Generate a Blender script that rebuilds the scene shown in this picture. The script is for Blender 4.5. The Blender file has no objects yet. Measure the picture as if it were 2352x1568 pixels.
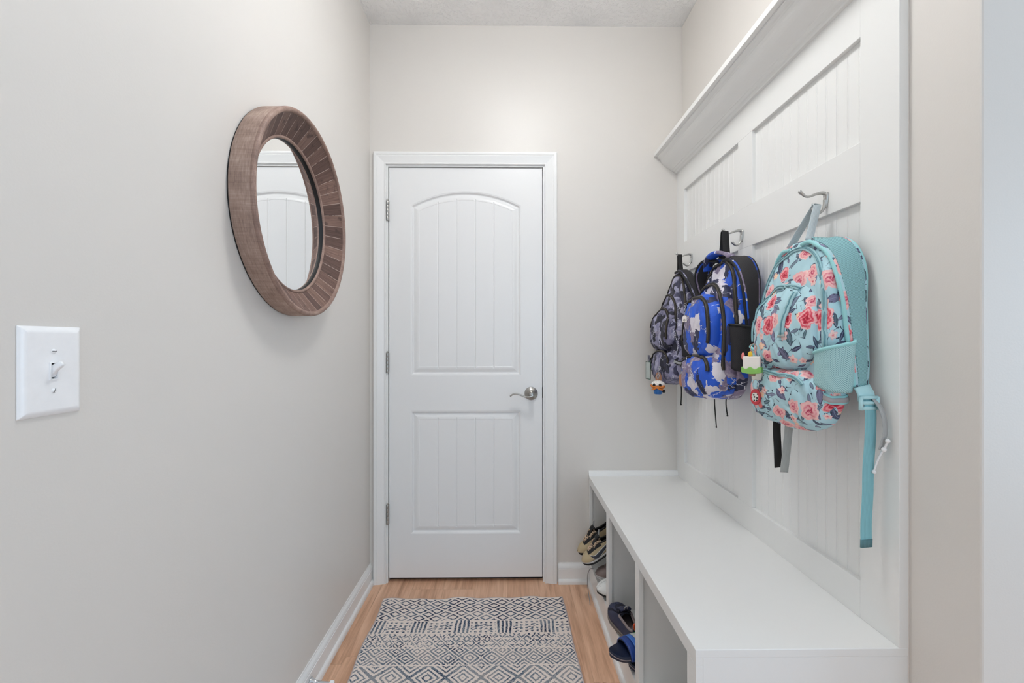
import bpy, bmesh, math, random
from mathutils import Vector, Matrix, noise, Euler
R = math.radians
PI = math.pi
C = bpy.context.scene.collection
scene = bpy.context.scene

# ------------------------------------------------------------------ camera, world, exposure
CAM_Z = 1.184
cam_data = bpy.data.cameras.new('camera')
cam = bpy.data.objects.new('camera', cam_data)
C.objects.link(cam)
cam.location = (0, 0, CAM_Z)
cam.rotation_euler = (R(90), 0, -0.0114)
cam_data.sensor_width = 36
cam_data.lens = 1015 / 2352 * 36
cam_data.shift_y = 2 / 2352
cam_data.clip_start = 0.02
scene.camera = cam

world = bpy.data.worlds.new('world')
scene.world = world
world.use_nodes = True
world.node_tree.nodes['Background'].inputs[0].default_value = (0.72, 0.87, 1.0, 1)
world.node_tree.nodes['Background'].inputs[1].default_value = 0.75

scene.view_settings.view_transform = 'Standard'
scene.view_settings.look = 'None'
scene.view_settings.gamma = 1
scene.view_settings.use_curve_mapping = False
scene.view_settings.exposure = 0.18
scene.cycles.max_bounces = 10
scene.cycles.diffuse_bounces = 6
scene.cycles.use_denoising = True
LAMP_STRENGTH = 38.2
FILL_LAMP_STRENGTH = 3.0
DAY_POWER = 22.0
SIDE_POWER = 20.0

# daylight from the glazed end of the hall behind the camera
day = bpy.data.lights.new('hall_daylight', 'AREA')
day.shape = 'RECTANGLE'
day.size, day.size_y = 2.2, 1.7
day.energy = DAY_POWER
day.color = (0.60, 0.80, 1.0)
day_o = bpy.data.objects.new('hall_daylight', day)
C.objects.link(day_o)
day_o.location = (1.0, -3.4, 1.35)
day_o.rotation_euler = (R(90), 0, 0)

# daylight from a window in the right-hand wall of the hall
day2 = bpy.data.lights.new('side_window_daylight', 'AREA')
day2.shape = 'RECTANGLE'
day2.size, day2.size_y = 1.3, 1.6
day2.energy = SIDE_POWER
day2.color = (0.60, 0.80, 1.0)
day2_o = bpy.data.objects.new('side_window_daylight', day2)
C.objects.link(day2_o)
day2_o.location = (3.15, -.72, 1.25)
day2_o.rotation_euler = (R(90), 0, R(90))

# ------------------------------------------------------------------ helpers
def lin(r, g, b):
    f = lambda c: (c / 12.92 if c <= 0.04045 else ((c + 0.055) / 1.055) ** 2.4)
    return (f(r / 255), f(g / 255), f(b / 255), 1)

def spow(v, p):
    return math.copysign(abs(v) ** p, v)

class MB:
    """collects shapes for ONE mesh object"""
    def __init__(self):
        self.v, self.f, self.s, self.uv = [], [], [], {}
    def add(self, verts, faces, smooth=False, uvs=None):
        o = len(self.v)
        self.v += [Vector(p) for p in verts]
        for i, f in enumerate(faces):
            if uvs: self.uv[len(self.f)] = [uvs[k] for k in f]
            self.f.append([k + o for k in f]); self.s.append(smooth)
        return self
    def box(self, x0, x1, y0, y1, z0, z1):
        v = [(x, y, z) for x in (x0, x1) for y in (y0, y1) for z in (z0, z1)]
        return self.add(v, [(0, 1, 3, 2), (4, 6, 7, 5), (0, 4, 5, 1), (2, 3, 7, 6), (0, 2, 6, 4), (1, 5, 7, 3)])
    def grid(self, fn, us, vs, closed=False, smooth=True, uvfn=None, flip=False):
        nu, nv = len(us), len(vs)
        verts = [fn(u, w) for u in us for w in vs]
        uvs = [uvfn(u, w) for u in us for w in vs] if uvfn else None
        faces = []
        for i in range(nu if closed else nu - 1):
            for j in range(nv - 1):
                a, b = i * nv + j, ((i + 1) % nu) * nv + j
                q = (a, b, b + 1, a + 1)
                faces.append(q[::-1] if flip else q)
        return self.add(verts, faces, smooth, uvs)
    def tube(self, pts, r, seg=10, closed=False, caps=True, squash=None):
        pts = [Vector(p) for p in pts]
        n = len(pts)
        rr = r if isinstance(r, (list, tuple)) else [r] * n
        t = []
        for i in range(n):
            a = pts[(i - 1) % n] if (closed or i) else pts[0]
            b = pts[(i + 1) % n] if (closed or i < n - 1) else pts[-1]
            d = (b - a)
            t.append(d.normalized() if d.length > 1e-9 else Vector((0, 0, 1)))
        up = Vector((0, 0, 1)) if abs(t[0].z) < 0.9 else Vector((0, 1, 0))
        nrm = (up - t[0] * up.dot(t[0])).normalized()
        verts = []
        for i in range(n):
            nrm = (nrm - t[i] * nrm.dot(t[i]))
            nrm = nrm.normalized() if nrm.length > 1e-6 else t[i].orthogonal().normalized()
            bn = t[i].cross(nrm)
            for k in range(seg):
                a = 2 * PI * k / seg
                verts.append(pts[i] + (nrm * math.cos(a) + bn * math.sin(a)) * rr[i])
        faces = []
        for i in range(n if closed else n - 1):
            for k in range(seg):
                a, b = i * seg, ((i + 1) % n) * seg
                faces.append((a + k, a + (k + 1) % seg, b + (k + 1) % seg, b + k))
        if caps and not closed:
            faces.append(tuple(range(seg))[::-1]); faces.append(tuple((n - 1) * seg + k for k in range(seg)))
        return self.add(verts, faces, True)
    def ribbon(self, pts, wdir, width, thick, closed=False):
        """swept flat strap: wdir is a vector or one per point, width a number or one per point"""
        pts = [Vector(p) for p in pts]; n = len(pts)
        wd = [Vector(wdir)] * n if not isinstance(wdir[0], (list, tuple, Vector)) else [Vector(w) for w in wdir]
        ww = width if isinstance(width, (list, tuple)) else [width] * n
        verts, uvs = [], []
        L = 0
        for i in range(n):
            a = pts[(i - 1) % n] if (closed or i) else pts[0]
            b = pts[(i + 1) % n] if (closed or i < n - 1) else pts[-1]
            t = (b - a).normalized()
            w = (wd[i] - t * wd[i].dot(t)).normalized()
            nr = t.cross(w).normalized()
            if i: L += (pts[i] - pts[i - 1]).length
            h, e = ww[i] / 2, thick / 2
            for (sx, sn) in ((-1, -.6), (-.94, -1), (.94, -1), (1, -.6), (1, .6), (.94, 1), (-.94, 1), (-1, .6)):
                verts.append(pts[i] + w * sx * h + nr * sn * e); uvs.append((sx * h, L))
        faces = []
        for i in range(n if closed else n - 1):
            a, b = i * 8, ((i + 1) % n) * 8
            for k in range(8):
                faces.append((a + k, a + (k + 1) % 8, b + (k + 1) % 8, b + k))
        if not closed:
            faces.append(tuple(range(8))[::-1]); faces.append(tuple((n - 1) * 8 + k for k in range(8)))
        return self.add(verts, faces, True, uvs)
    def lathe(self, prof, axis='Z', c=(0, 0, 0), seg=48, smooth=True):
        """prof: (radius, height) pairs round an axis through c"""
        c = Vector(c); verts = []
        for (r, h) in prof:
            for k in range(seg):
                a = 2 * PI * k / seg
                p, q = r * math.cos(a), r * math.sin(a)
                verts.append(c + Vector({'Z': (p, q, h), 'X': (h, p, q), 'Y': (q, h, p)}[axis]))
        faces = []
        for i in range(len(prof) - 1):
            for k in range(seg):
                faces.append((i * seg + k, i * seg + (k + 1) % seg, (i + 1) * seg + (k + 1) % seg, (i + 1) * seg + k))
        return self.add(verts, faces, smooth)
    def ball(self, c, r, seg=16, ring=10):
        rx, ry, rz = r if isinstance(r, (list, tuple)) else (r, r, r)
        fn = lambda u, w: Vector(c) + Vector((rx * math.sin(w) * math.cos(u), ry * math.sin(w) * math.sin(u), rz * math.cos(w)))
        return self.grid(fn, [2 * PI * k / seg for k in range(seg)], [PI * (k + .001) / (ring + .002) for k in range(ring + 1)], closed=True, flip=True)
    def prism(self, poly, axis, a, b, smooth=False):
        """poly: 2D outline; axis X: (y,z)  Y: (x,z)  Z: (x,y)"""
        n = len(poly)
        mk = {'X': lambda p, h: (h, p[0], p[1]), 'Y': lambda p, h: (p[0], h, p[1]), 'Z': lambda p, h: (p[0], p[1], h)}[axis]
        verts = [mk(p, a) for p in poly] + [mk(p, b) for p in poly]
        faces = [(k, (k + 1) % n, n + (k + 1) % n, n + k) for k in range(n)]
        self.add(verts, faces, smooth)
        o = len(self.v) - 2 * n
        self.f.append([o + k for k in range(n)][::-1]); self.s.append(False)
        self.f.append([o + n + k for k in range(n)]); self.s.append(False)
        return self
    def strip(self, poly, axis, a, b, smooth=False):
        """open profile swept straight"""
        n = len(poly)
        mk = {'X': lambda p, h: (h, p[0], p[1]), 'Y': lambda p, h: (p[0], h, p[1]), 'Z': lambda p, h: (p[0], p[1], h)}[axis]
        return self.add([mk(p, a) for p in poly] + [mk(p, b) for p in poly], [(k, k + 1, n + k + 1, n + k) for k in range(n - 1)], smooth)
    def xf(self, M):
        self.v = [M @ p for p in self.v]; return self
    def build(self, name, mat, parent=None, world=False, bevel=0, solid=0, sub=0, segs=2):
        off = Vector((0, 0, 0))
        if parent is not None and world:
            p = parent
            while p is not None: off += p.location; p = p.parent
        me = bpy.data.meshes.new(name)
        me.from_pydata([tuple(p - off) for p in self.v], [], self.f)
        for i, p in enumerate(me.polygons): p.use_smooth = self.s[i]
        if self.uv:
            lay = me.uv_layers.new(name='UVMap')
            for i, p in enumerate(me.polygons):
                if i in self.uv:
                    for li, q in zip(p.loop_indices, self.uv[i]): lay.data[li].uv = q
        me.validate()
        bm = bmesh.new(); bm.from_mesh(me)
        bmesh.ops.recalc_face_normals(bm, faces=bm.faces)
        bm.to_mesh(me); bm.free()
        if mat: me.materials.append(mat)
        o = bpy.data.objects.new(name, me); C.objects.link(o)
        if parent is not None: o.parent = parent
        if sub:
            m = o.modifiers.new('smooth', 'SUBSURF'); m.levels = m.render_levels = sub
        if solid:
            m = o.modifiers.new('thick', 'SOLIDIFY'); m.thickness = solid; m.offset = 0
        if bevel:
            m = o.modifiers.new('bevel', 'BEVEL'); m.width = bevel; m.segments = segs; m.limit_method = 'ANGLE'; m.angle_limit = R(40)
            m.harden_normals = False
        return o

def lab(o, label, cat, group=None, kind=None):
    o['label'] = label; o['category'] = cat
    if group: o['group'] = group
    if kind: o['kind'] = kind
    return o
def thing(name, label, cat, loc=(0, 0, 0), rot=(0, 0, 0), group=None):
    o = bpy.data.objects.new(name, None); C.objects.link(o)
    o.empty_display_size = 0.03
    o.location = loc; o.rotation_euler = rot
    return lab(o, label, cat, group)
def struct(name, mb, m, label, cat, **k):
    return lab(mb.build(name, m, **k), label, cat, kind='structure')
def frange(a, b, n):
    return [a + (b - a) * i / (n - 1) for i in range(n)]
def smooth_path(pts, n=8):
    """Catmull-Rom through pts"""
    P = [Vector(p) for p in pts]; P = [P[0] * 2 - P[1]] + P + [P[-1] * 2 - P[-2]]
    out = []
    for i in range(1, len(P) - 2):
        for k in range(n):
            t = k / n
            out.append(0.5 * ((2 * P[i]) + (P[i + 1] - P[i - 1]) * t + (2 * P[i - 1] - 5 * P[i] + 4 * P[i + 1] - P[i + 2]) * t * t + (3 * P[i] - P[i - 1] - 3 * P[i + 1] + P[i + 2]) * t ** 3))
    out.append(P[-2]); return out
def ring(c, r, axis='X', n=20, sq=1.0):
    c = Vector(c); o = []
    for k in range(n):
        a = 2 * PI * k / n; p, q = r * math.cos(a), r * sq * math.sin(a)
        o.append(c + Vector({'X': (0, p, q), 'Y': (p, 0, q), 'Z': (p, q, 0)}[axis]))
    return o

# ------------------------------------------------------------------ node maths
class E:
    nt = None
    def __init__(self, s): self.s = s
    @staticmethod
    def m(op, *a, clamp=False):
        n = E.nt.nodes.new('ShaderNodeMath'); n.operation = op; n.use_clamp = clamp
        for i, x in enumerate(a):
            if isinstance(x, E): E.nt.links.new(x.s, n.inputs[i])
            else: n.inputs[i].default_value = x
        return E(n.outputs[0])
    def __add__(s, o): return E.m('ADD', s, o)
    __radd__ = __add__
    def __sub__(s, o): return E.m('SUBTRACT', s, o)
    def __rsub__(s, o): return E.m('SUBTRACT', o, s)
    def __mul__(s, o): return E.m('MULTIPLY', s, o)
    __rmul__ = __mul__
    def __truediv__(s, o): return E.m('DIVIDE', s, o)
    def lt(s, o): return E.m('LESS_THAN', s, o)
    def gt(s, o): return E.m('GREATER_THAN', s, o)
    def fr(s): return E.m('FRACT', s)
    def fl(s): return E.m('FLOOR', s)
    def ab(s): return E.m('ABSOLUTE', s)
    def sin(s): return E.m('SINE', s)
    def cos(s): return E.m('COSINE', s)
    def mn(s, o): return E.m('MINIMUM', s, o)
    def mx(s, o): return E.m('MAXIMUM', s, o)
    def pw(s, o): return E.m('POWER', s, o)
    def sq(s): return E.m('SQRT', s)
    def between(s, a, b): return s.gt(a) * s.lt(b)
    def step(s, a, b):
        n = E.nt.nodes.new('ShaderNodeMapRange'); n.interpolation_type = 'SMOOTHSTEP'
        E.nt.links.new(s.s, n.inputs[0]); n.inputs[1].default_value = a; n.inputs[2].default_value = b
        return E(n.outputs[0])

class Mat:
    def __init__(self, name, rough=0.5, metal=0.0, color=(.8, .8, .8, 1), spec=None):
        self.m = bpy.data.materials.new(name); self.m.use_nodes = True
        self.nt = self.m.node_tree; E.nt = self.nt
        self.b = self.nt.nodes['Principled BSDF']
        self.b.inputs['Base Color'].default_value = color
        self.b.inputs['Roughness'].default_value = rough
        self.b.inputs['Metallic'].default_value = metal
        if spec is not None: self.b.inputs['Specular IOR Level'].default_value = spec
        self.tc = self.nt.nodes.new('ShaderNodeTexCoord')
    def node(self, t, **k):
        n = self.nt.nodes.new(t)
        for a, b in k.items(): setattr(n, a, b)
        return n
    def coord(self, kind='Object'): return self.tc.outputs[kind]
    def xyz(self, vec):
        n = self.node('ShaderNodeSeparateXYZ'); self.nt.links.new(vec, n.inputs[0])
        return E(n.outputs[0]), E(n.outputs[1]), E(n.outputs[2])
    def vec(self, x, y, z=0.0):
        n = self.node('ShaderNodeCombineXYZ')
        for i, a in enumerate((x, y, z)):
            if isinstance(a, E): self.nt.links.new(a.s, n.inputs[i])
            else: n.inputs[i].default_value = a
        return n.outputs[0]
    def mapped(self, vec, scale=(1, 1, 1), loc=(0, 0, 0), rot=(0, 0, 0)):
        n = self.node('ShaderNodeMapping'); self.nt.links.new(vec, n.inputs[0])
        n.inputs[1].default_value = loc; n.inputs[2].default_value = rot; n.inputs[3].default_value = scale
        return n.outputs[0]
    def noise(self, vec, scale, detail=2, rough=.5, dist=0.0, out=0):
        n = self.node('ShaderNodeTexNoise'); self.nt.links.new(vec, n.inputs['Vector'])
        n.inputs['Scale'].default_value = scale; n.inputs['Detail'].default_value = detail
        n.inputs['Roughness'].default_value = rough; n.inputs['Distortion'].default_value = dist
        return E(n.outputs[0]) if out == 0 else n.outputs[1]
    def voro(self, vec, scale, feature='F1', dim='2D', rand=1.0):
        n = self.node('ShaderNodeTexVoronoi', feature=feature, voronoi_dimensions=dim)
        self.nt.links.new(vec, n.inputs['Vector']); n.inputs['Scale'].default_value = scale
        n.inputs['Randomness'].default_value = rand
        return n
    def mix(self, fac, a, b):
        n = self.node('ShaderNodeMix', data_type='RGBA')
        if isinstance(fac, E): self.nt.links.new(fac.s, n.inputs[0])
        else: n.inputs[0].default_value = fac
        for i, c in ((6, a), (7, b)):
            if isinstance(c, tuple): n.inputs[i].default_value = c
            else: self.nt.links.new(c, n.inputs[i])
        return n.outputs[2]
    def ramp(self, fac, stops, interp='LINEAR'):
        n = self.node('ShaderNodeValToRGB'); n.color_ramp.interpolation = interp
        while len(n.color_ramp.elements) < len(stops): n.color_ramp.elements.new(1)
        for e, (p, c) in zip(n.color_ramp.elements, stops): e.position = p; e.color = c
        self.nt.links.new(fac.s, n.inputs[0])
        return n.outputs[0]
    def col(self, c): self.nt.links.new(c, self.b.inputs['Base Color']); return self
    def rgh(self, e): self.nt.links.new(e.s, self.b.inputs['Roughness']); return self
    def bump(self, h, strength=.3, dist=.001):
        n = self.node('ShaderNodeBump'); n.inputs['Strength'].default_value = strength; n.inputs['Distance'].default_value = dist
        self.nt.links.new(h.s, n.inputs['Height']); self.nt.links.new(n.outputs[0], self.b.inputs['Normal']); return self

def paint(name, rgb, rough, orange=0.12, scale=260):
    M = Mat(name, rough, color=lin(*rgb))
    n = M.noise(M.coord(), scale, 2)
    big = M.noise(M.coord(), 2.2, 2)
    M.col(M.mix(big, lin(*[c - 2 for c in rgb]), lin(*[min(255, c + 2) for c in rgb])))
    M.bump(n, orange, .0012)
    return M.m
def plain(name, rgb, rough=.5, metal=0.0, bumpscale=0, spec=None, var=4):
    M = Mat(name, rough, metal, lin(*rgb), spec)
    n = M.noise(M.coord(), bumpscale or 60, 3)
    M.col(M.mix(n, lin(*[max(0, c - var) for c in rgb]), lin(*[min(255, c + var) for c in rgb])))
    if bumpscale: M.bump(n, .25, .001)
    return M.m

m_wall = paint('greige_wall_paint', (222, 217.5, 212), .40, .10)
m_trim = paint('white_trim_paint', (240, 240, 239), .28, .03, 120)
m_door = paint('white_door_paint', (238, 238, 238), .30, .05, 220)
m_cab = paint('white_cabinet_paint', (238, 238, 236), .36, .06, 160)
m_dark = plain('painted_gap_shade', (22, 18, 16), .8)  # near-black paint for the shade behind and under the door
m_nickel = plain('satin_nickel', (178, 176, 172), .28, 1.0)
m_hook = plain('brushed_nickel', (190, 189, 186), .34, 1.0)
m_chrome = plain('chrome', (205, 206, 208), .12, 1.0)
m_plastic = plain('white_plastic', (247, 247, 248), .25)
m_shadow = plain('shadowed_board', (150, 148, 145), .8)

def ceiling_mat():
    M = Mat('stomped_ceiling_texture', .75, color=lin(247, 247, 247))
    o = M.coord()
    warp = M.noise(o, 9, 2, out=1)
    n = M.node('ShaderNodeVectorMath', operation='SCALE'); M.nt.links.new(warp, n.inputs[0]); n.inputs['Scale'].default_value = .05
    a = M.node('ShaderNodeVectorMath', operation='ADD'); M.nt.links.new(o, a.inputs[0]); M.nt.links.new(n.outputs[0], a.inputs[1])
    v = M.voro(a.outputs[0], 5.0, dim='2D')
    s = M.node('ShaderNodeVectorMath', operation='SUBTRACT'); M.nt.links.new(a.outputs[0], s.inputs[0]); M.nt.links.new(v.outputs['Position'], s.inputs[1])
    x, y, z = M.xyz(s.outputs[0])
    ang = E.m('ARCTAN2', y, x)
    cell = M.xyz(v.outputs['Color'])[0]
    st = M.noise(M.vec(ang * 4.0, E(v.outputs['Distance']) * 5.0, cell * 40), 2.4, 3, .6)
    fine = M.noise(o, 70, 3)
    h = (st.step(.48, .66)) + fine * .25
    M.bump(h, .60, .0040)
    return M.m
def floor_mat():
    M = Mat('oak_vinyl_plank', .42)
    x, y, z = M.xyz(M.coord())
    px = x / .152
    col = px.fl()
    off = (col * 12.9898).sin() * 43.7
    row = (y / 1.22 + off.fr()).fl()
    rnd = ((col * 7.13 + row * 3.77).sin() * 91.3).fr()
    grain = M.noise(M.vec(x * 26 + rnd * 9, y * 1.6, rnd * 20), 1.6, 6, .62, .8)
    ringv = M.noise(M.vec(x * 7 + rnd * 31, y * 1.0, rnd * 7), 1.5, 2, .5, .4)
    rings = ((ringv * 26).sin() * .5 + .5)
    fine = M.noise(M.vec(x * 300, y * 10, rnd), 1.0, 2)
    t = (grain - .5) * .82 + .37 + rings * .13 + fine * .20 + rnd * .10
    c = M.ramp(t, [(.25, lin(150, 110, 84)), (.44, lin(196, 152, 122)), (.60, lin(218, 174, 143)), (.82, lin(236, 198, 168))])
    e = (px.fr() - .5).ab()
    seam = e.gt(.4955).mx(((y / 1.22 + off.fr()).fr() - .5).ab().gt(.4992))
    M.col(M.mix(seam * .16, c, lin(70, 48, 36)))
    M.bump(grain * .4 + fine * .4 - seam * 1.0, .18, .001)
    return M.m
m_ceil = ceiling_mat()
m_floor = floor_mat()

# ------------------------------------------------------------------ setting
XL, XR, YB, H = -0.674, 0.865, 2.18, 2.745
YC = 0.7956                 # outside corner where the right wall ends
YH, XH = -3.6, 3.2          # hall behind the camera
struct('floor', MB().box(XL - .1, XH, YH, YB + .3, -.05, 0), m_floor, 'brown oak plank floor under the rug and bench', 'floor')
struct('ceiling', MB().box(XL - .1, XH, YH, YB + .3, H, H + .06), m_ceil, 'white ceiling with stomped brush texture', 'ceiling')
struct('wall_left', MB().box(XL - .1, XL, YH, YB + .12, 0, H), m_wall, 'long greige left wall carrying the mirror and the switch', 'wall')
DX0, DX1, DZ1 = -0.598, 0.190, 2.062     # rough opening
wb = MB().box(XL - .1, DX0, YB, YB + .12, 0, H).box(DX1, XH, YB, YB + .12, 0, H).box(DX0, DX1, YB, YB + .12, DZ1, H)
struct('wall_back', wb, m_wall, 'greige end wall around the white door', 'wall')
struct('wall_right', MB().box(XR, XR + 1.6, YC, YB, 0, H), m_wall, 'greige right wall behind the panelling, ending in an outside corner', 'wall', bevel=.004)
struct('door_light_block', MB().box(DX0 - .2, DX1 + .2, YB + .14, YB + .2, 0, H), m_dark, 'dark sheet added behind the closed door to block stray light', 'wall')  # dark sheet added to stop light leaking in under the door
# baseboards
def base_prof(t=.013, h=.098):
    pts = [(0, 0), (t + .011, 0), (t + .011, .006)]
    for k in range(1, 6):
        a = PI / 2 * k / 5; pts.append((t + .011 * math.cos(a), .006 + .011 * math.sin(a) * 1.5))
    pts += [(t, h * .72), (t - .0015, h * .735), (t - .0015, h * .78), (t - .004, h * .86), (t - .008, h * .93), (t - .0095, h * .96), (t - .0095, h), (0, h)]
    return pts
bp = base_prof()
struct('baseboard_left', MB().prism([(XL + a, b) for a, b in bp], 'Y', YH, YB), m_trim, 'white baseboard with shoe moulding along the left wall', 'baseboard')
BX0 = 0.403
struct('baseboard_back', MB().prism([(YB - a, b) for a, b in bp], 'X', .252, BX0 + .02), m_trim, 'short white baseboard between the door casing and the bench', 'baseboard')
struct('trim_2', MB().prism([(YB, .527), (YB - .016, .527), (YB - .016, .531), (YB - .011, .543), (YB - .006, .550), (YB - .005, .552), (YB, .552)], 'X', BX0, .845), m_trim,
       'thin white moulding on the end wall along the bench top', 'trim')

# ---- door
def door_front():
    mb = MB()
    x0, x1, z0, z1 = -.5815, .1745, .022, 2.046
    xc = (x0 + x1) / 2
    hw = .272
    P = [dict(zb=1.0215, zt=1.860, peak=1.930), dict(zb=.238, zt=.845, peak=None)]
    gr = [xc + d for d in (-.138, -.046, .046, .138)]
    def prof(d):
        if d <= 0: return 0
        if d < .002: return -.0012 * d / .002
        if d < .004: return -.0012
        if d < .012:
            t = (d - .004) / .008; return -.0012 - .0088 * (t * t * (3 - 2 * t))
        if d < .015: return -.010
        if d < .040:
            t = (d - .015) / .025; return -.010 + .0078 * math.sin(t * PI / 2)
        if d < .0425: return -.0022
        return -.0032
    def depth(x, z):
        best = 0
        for p in P:
            d = min(hw - abs(x - xc), z - p['zb'])
            if p['peak']:
                sag = p['peak'] - p['zt']; rad = (hw * hw + sag * sag) / (2 * sag)
                d = min(d, rad - math.hypot(x - xc, z - (p['peak'] - rad)))
            else: d = min(d, p['zt'] - z)
            if d > 0:
                best = prof(d)
                if d > .034:
                    for g in gr:
                        e = abs(x - g)
                        if e < .0036: best = min(best, -.0032 - .0030 * (1 - e / .0036)) if d > .0425 else min(best, prof(d) - .0030 * (1 - e / .0036))
        return best
    def dense(lo, hi, zones, fine, coarse):
        v = lo; out = [lo]
        while v < hi - 1e-6:
            s = fine if any(a - 1e-6 <= v < b for a, b in zones) else coarse
            nxt = v + s
            for a, b in zones:
                if v < a < nxt: nxt = a
            v = min(nxt, hi); out.append(v)
        return out
    xz = [(xc - hw - .004, xc - hw + .046), (xc + hw - .046, xc + hw + .004)] + [(g - .005, g + .005) for g in gr]
    zz = [(.234, .284), (.799, .849), (1.017, 1.067), (1.812, 1.866)]
    xs, zs = dense(x0, x1, xz, .0018, .006), dense(z0, z1, zz, .0018, .03)
    YD = YB + .009
    pk = P[0]; sg = pk['peak'] - pk['zt']; rd = (hw * hw + sg * sg) / (2 * sg)
    def follow(x, z):      # rows near the arch run parallel to it
        if abs(x - xc) >= hw: return z
        w = max(0.0, min(1.0, (z - 1.60) / .20)) if z < 1.81 else max(0.0, min(1.0, (2.03 - z) / .16))
        return z + w * (pk['peak'] - rd + math.sqrt(rd * rd - (x - xc) ** 2) - pk['zt'])
    def face(x, z):
        z = follow(x, z); return Vector((x, YD - depth(x, z), z))
    mb.grid(face, xs, zs, smooth=False)
    # edges and back of the slab
    yb = YD + .035
    mb.add([(x0, YD, z0), (x1, YD, z0), (x1, YD, z1), (x0, YD, z1), (x0, yb, z0), (x1, yb, z0), (x1, yb, z1), (x0, yb, z1)],
           [(0, 1, 5, 4), (1, 2, 6, 5), (2, 3, 7, 6), (3, 0, 4, 7), (4, 5, 6, 7)])
    return mb
door = struct('door_1', door_front(), m_door, 'closed white two-panel door with an arched upper panel and plank grooves', 'door')
# lever handle
HX, HZ, HY = .1195, CAM_Z - .253, YB + .009
mb = MB().lathe([(0, -.0165), (.0115, -.0165), (.0125, -.015), (.0125, -.010), (.029, -.0085), (.0325, -.006), (.0330, 0)], 'Y', (HX, HY, HZ), 40)
rose = mb.build('rosette', m_nickel, door)
mb = MB().lathe([(0, -.062), (.010, -.062), (.0118, -.060), (.0125, -.05), (.0105, -.03), (.0105, -.012)], 'Y', (HX, HY, HZ), 28)
lp = smooth_path([(HX + .008, HY - .056, HZ - .003), (HX - .010, HY - .057, HZ - .010), (HX - .030, HY - .055, HZ - .0105), (HX - .050, HY - .053, HZ - .003), (HX - .072, HY - .050, HZ + .0035), (HX - .090, HY - .048, HZ + .001), (HX - .104, HY - .046, HZ - .008)], 6)
nl = len(lp)
mb.ribbon(lp, (0, 1, 0), [.016 - .003 * i / nl for i in range(nl)], .0065)
mb.build('lever', m_nickel, door)
for z in (CAM_Z + .6465, CAM_Z - .101, CAM_Z - .846):
    mb = MB()
    for k in range(5):
        a = z - .049 + k * .0196
        mb.lathe([(0, a), (.0058, a), (.0062, a + .001), (.0062, a + .018), (.0058, a + .019), (0, a + .019)], 'Z', (-.5865, YB - .0025, 0), 14)
    mb.lathe([(0, z + .049), (.0045, z + .049), (.0045, z + .055), (.002, z + .058), (0, z + .058)], 'Z', (-.5865, YB - .0025, 0), 12)
    mb.box(-.5875, -.5800, YB - .001, YB + .0085, z - .048, z + .048)
    mb.build('hinge', m_nickel, door)
MB().box(.1755, .1790, YB + .002, YB + .03, HZ - .022, HZ + .030).build('strike_plate', plain('dark_metal', (50, 46, 42), .4, .8), door)
# casing + jamb
cprof = [(0, 0), (0, .009), (.002, .0105), (.006, .0105), (.0075, .009), (.012, .0098), (.024, .0125), (.036, .0155), (.0395, .0162), (.043, .0148), (.0455, .0166), (.052, .0172), (.0565, .0168), (.059, .0145), (.059, 0)]
CI0, CI1, CZ = -.594, .187, 2.0575
def casing():
    mb = MB(); n = len(cprof); verts = []
    for (w, t) in cprof:
        y = YB - t
        verts += [(CI0 - w, y, 0), (CI0 - w, y, CZ + w), (CI1 + w, y, CZ + w), (CI1 + w, y, 0)]
    faces = []
    for i in range(n - 1):
        for k in range(3): faces.append((i * 4 + k, i * 4 + k + 1, (i + 1) * 4 + k + 1, (i + 1) * 4 + k))
    mb.add(verts, faces)
    return mb
struct('trim_1', casing(), m_trim, 'white moulded casing round the door', 'trim')
jb = MB().box(DX0, -.5855, YB + .0005, YB + .11, 0, 2.0495).box(.1785, DX1, YB + .0005, YB + .11, 0, 2.0495).box(DX0, DX1, YB + .0005, YB + .11, 2.0495, DZ1)
jb.box(-.5855, -.575, YB + .048, YB + .08, 0, 2.0495).box(.168, .1785, YB + .048, YB + .08, 0, 2.0495).box(-.575, .168, YB + .048, YB + .08, 2.039, 2.0495)
struct('trim_3', jb, m_trim, 'white door jamb just inside the casing', 'trim')
struct('door_gap_shade', MB().box(-.5855, .1785, YB + .040, YB + .12, 0, .006), m_dark, 'black strip standing in for the shaded gap under the door', 'trim')  # black strip paints the shade of the gap under the door

# ------------------------------------------------------------------ ceiling lamp (above the frame)
def ceiling_lamp(x, y, label, strength):
    M = Mat('lit_frosted_glass', .3, color=lin(250, 246, 238))
    M.b.inputs['Emission Color'].default_value = (.955, .966, .965, 1); M.b.inputs['Emission Strength'].default_value = strength
    lamp = thing('ceiling_lamp', label, 'lamp', (x, y, H), group='semi-flush ceiling lamps')
    MB().lathe([(0, 0), (.07, 0), (.072, -.004), (.072, -.018), (.062, -.022), (.012, -.024), (.012, -.075)], 'Z', (0, 0, 0), 32).build('canopy', m_nickel, lamp)
    MB().lathe([(0.0005, -.070), (.08, -.071), (.13, -.075), (.138, -.082), (.136, -.094), (.125, -.110), (.10, -.127), (.06, -.139), (.02, -.1435), (0.0005, -.144)], 'Z', (0, 0, 0)).build('glass_bowl', M.m, lamp)
ceiling_lamp(.10, 1.15, 'semi-flush ceiling lamp with a frosted glass bowl above the end of the bench', LAMP_STRENGTH)
ceiling_lamp(.15, -.35, 'unseen fill lamp added in the hall behind the camera, shaped as a ceiling lamp', FILL_LAMP_STRENGTH)  # fill lamp added to brighten bench, panelling and left wall

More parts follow.
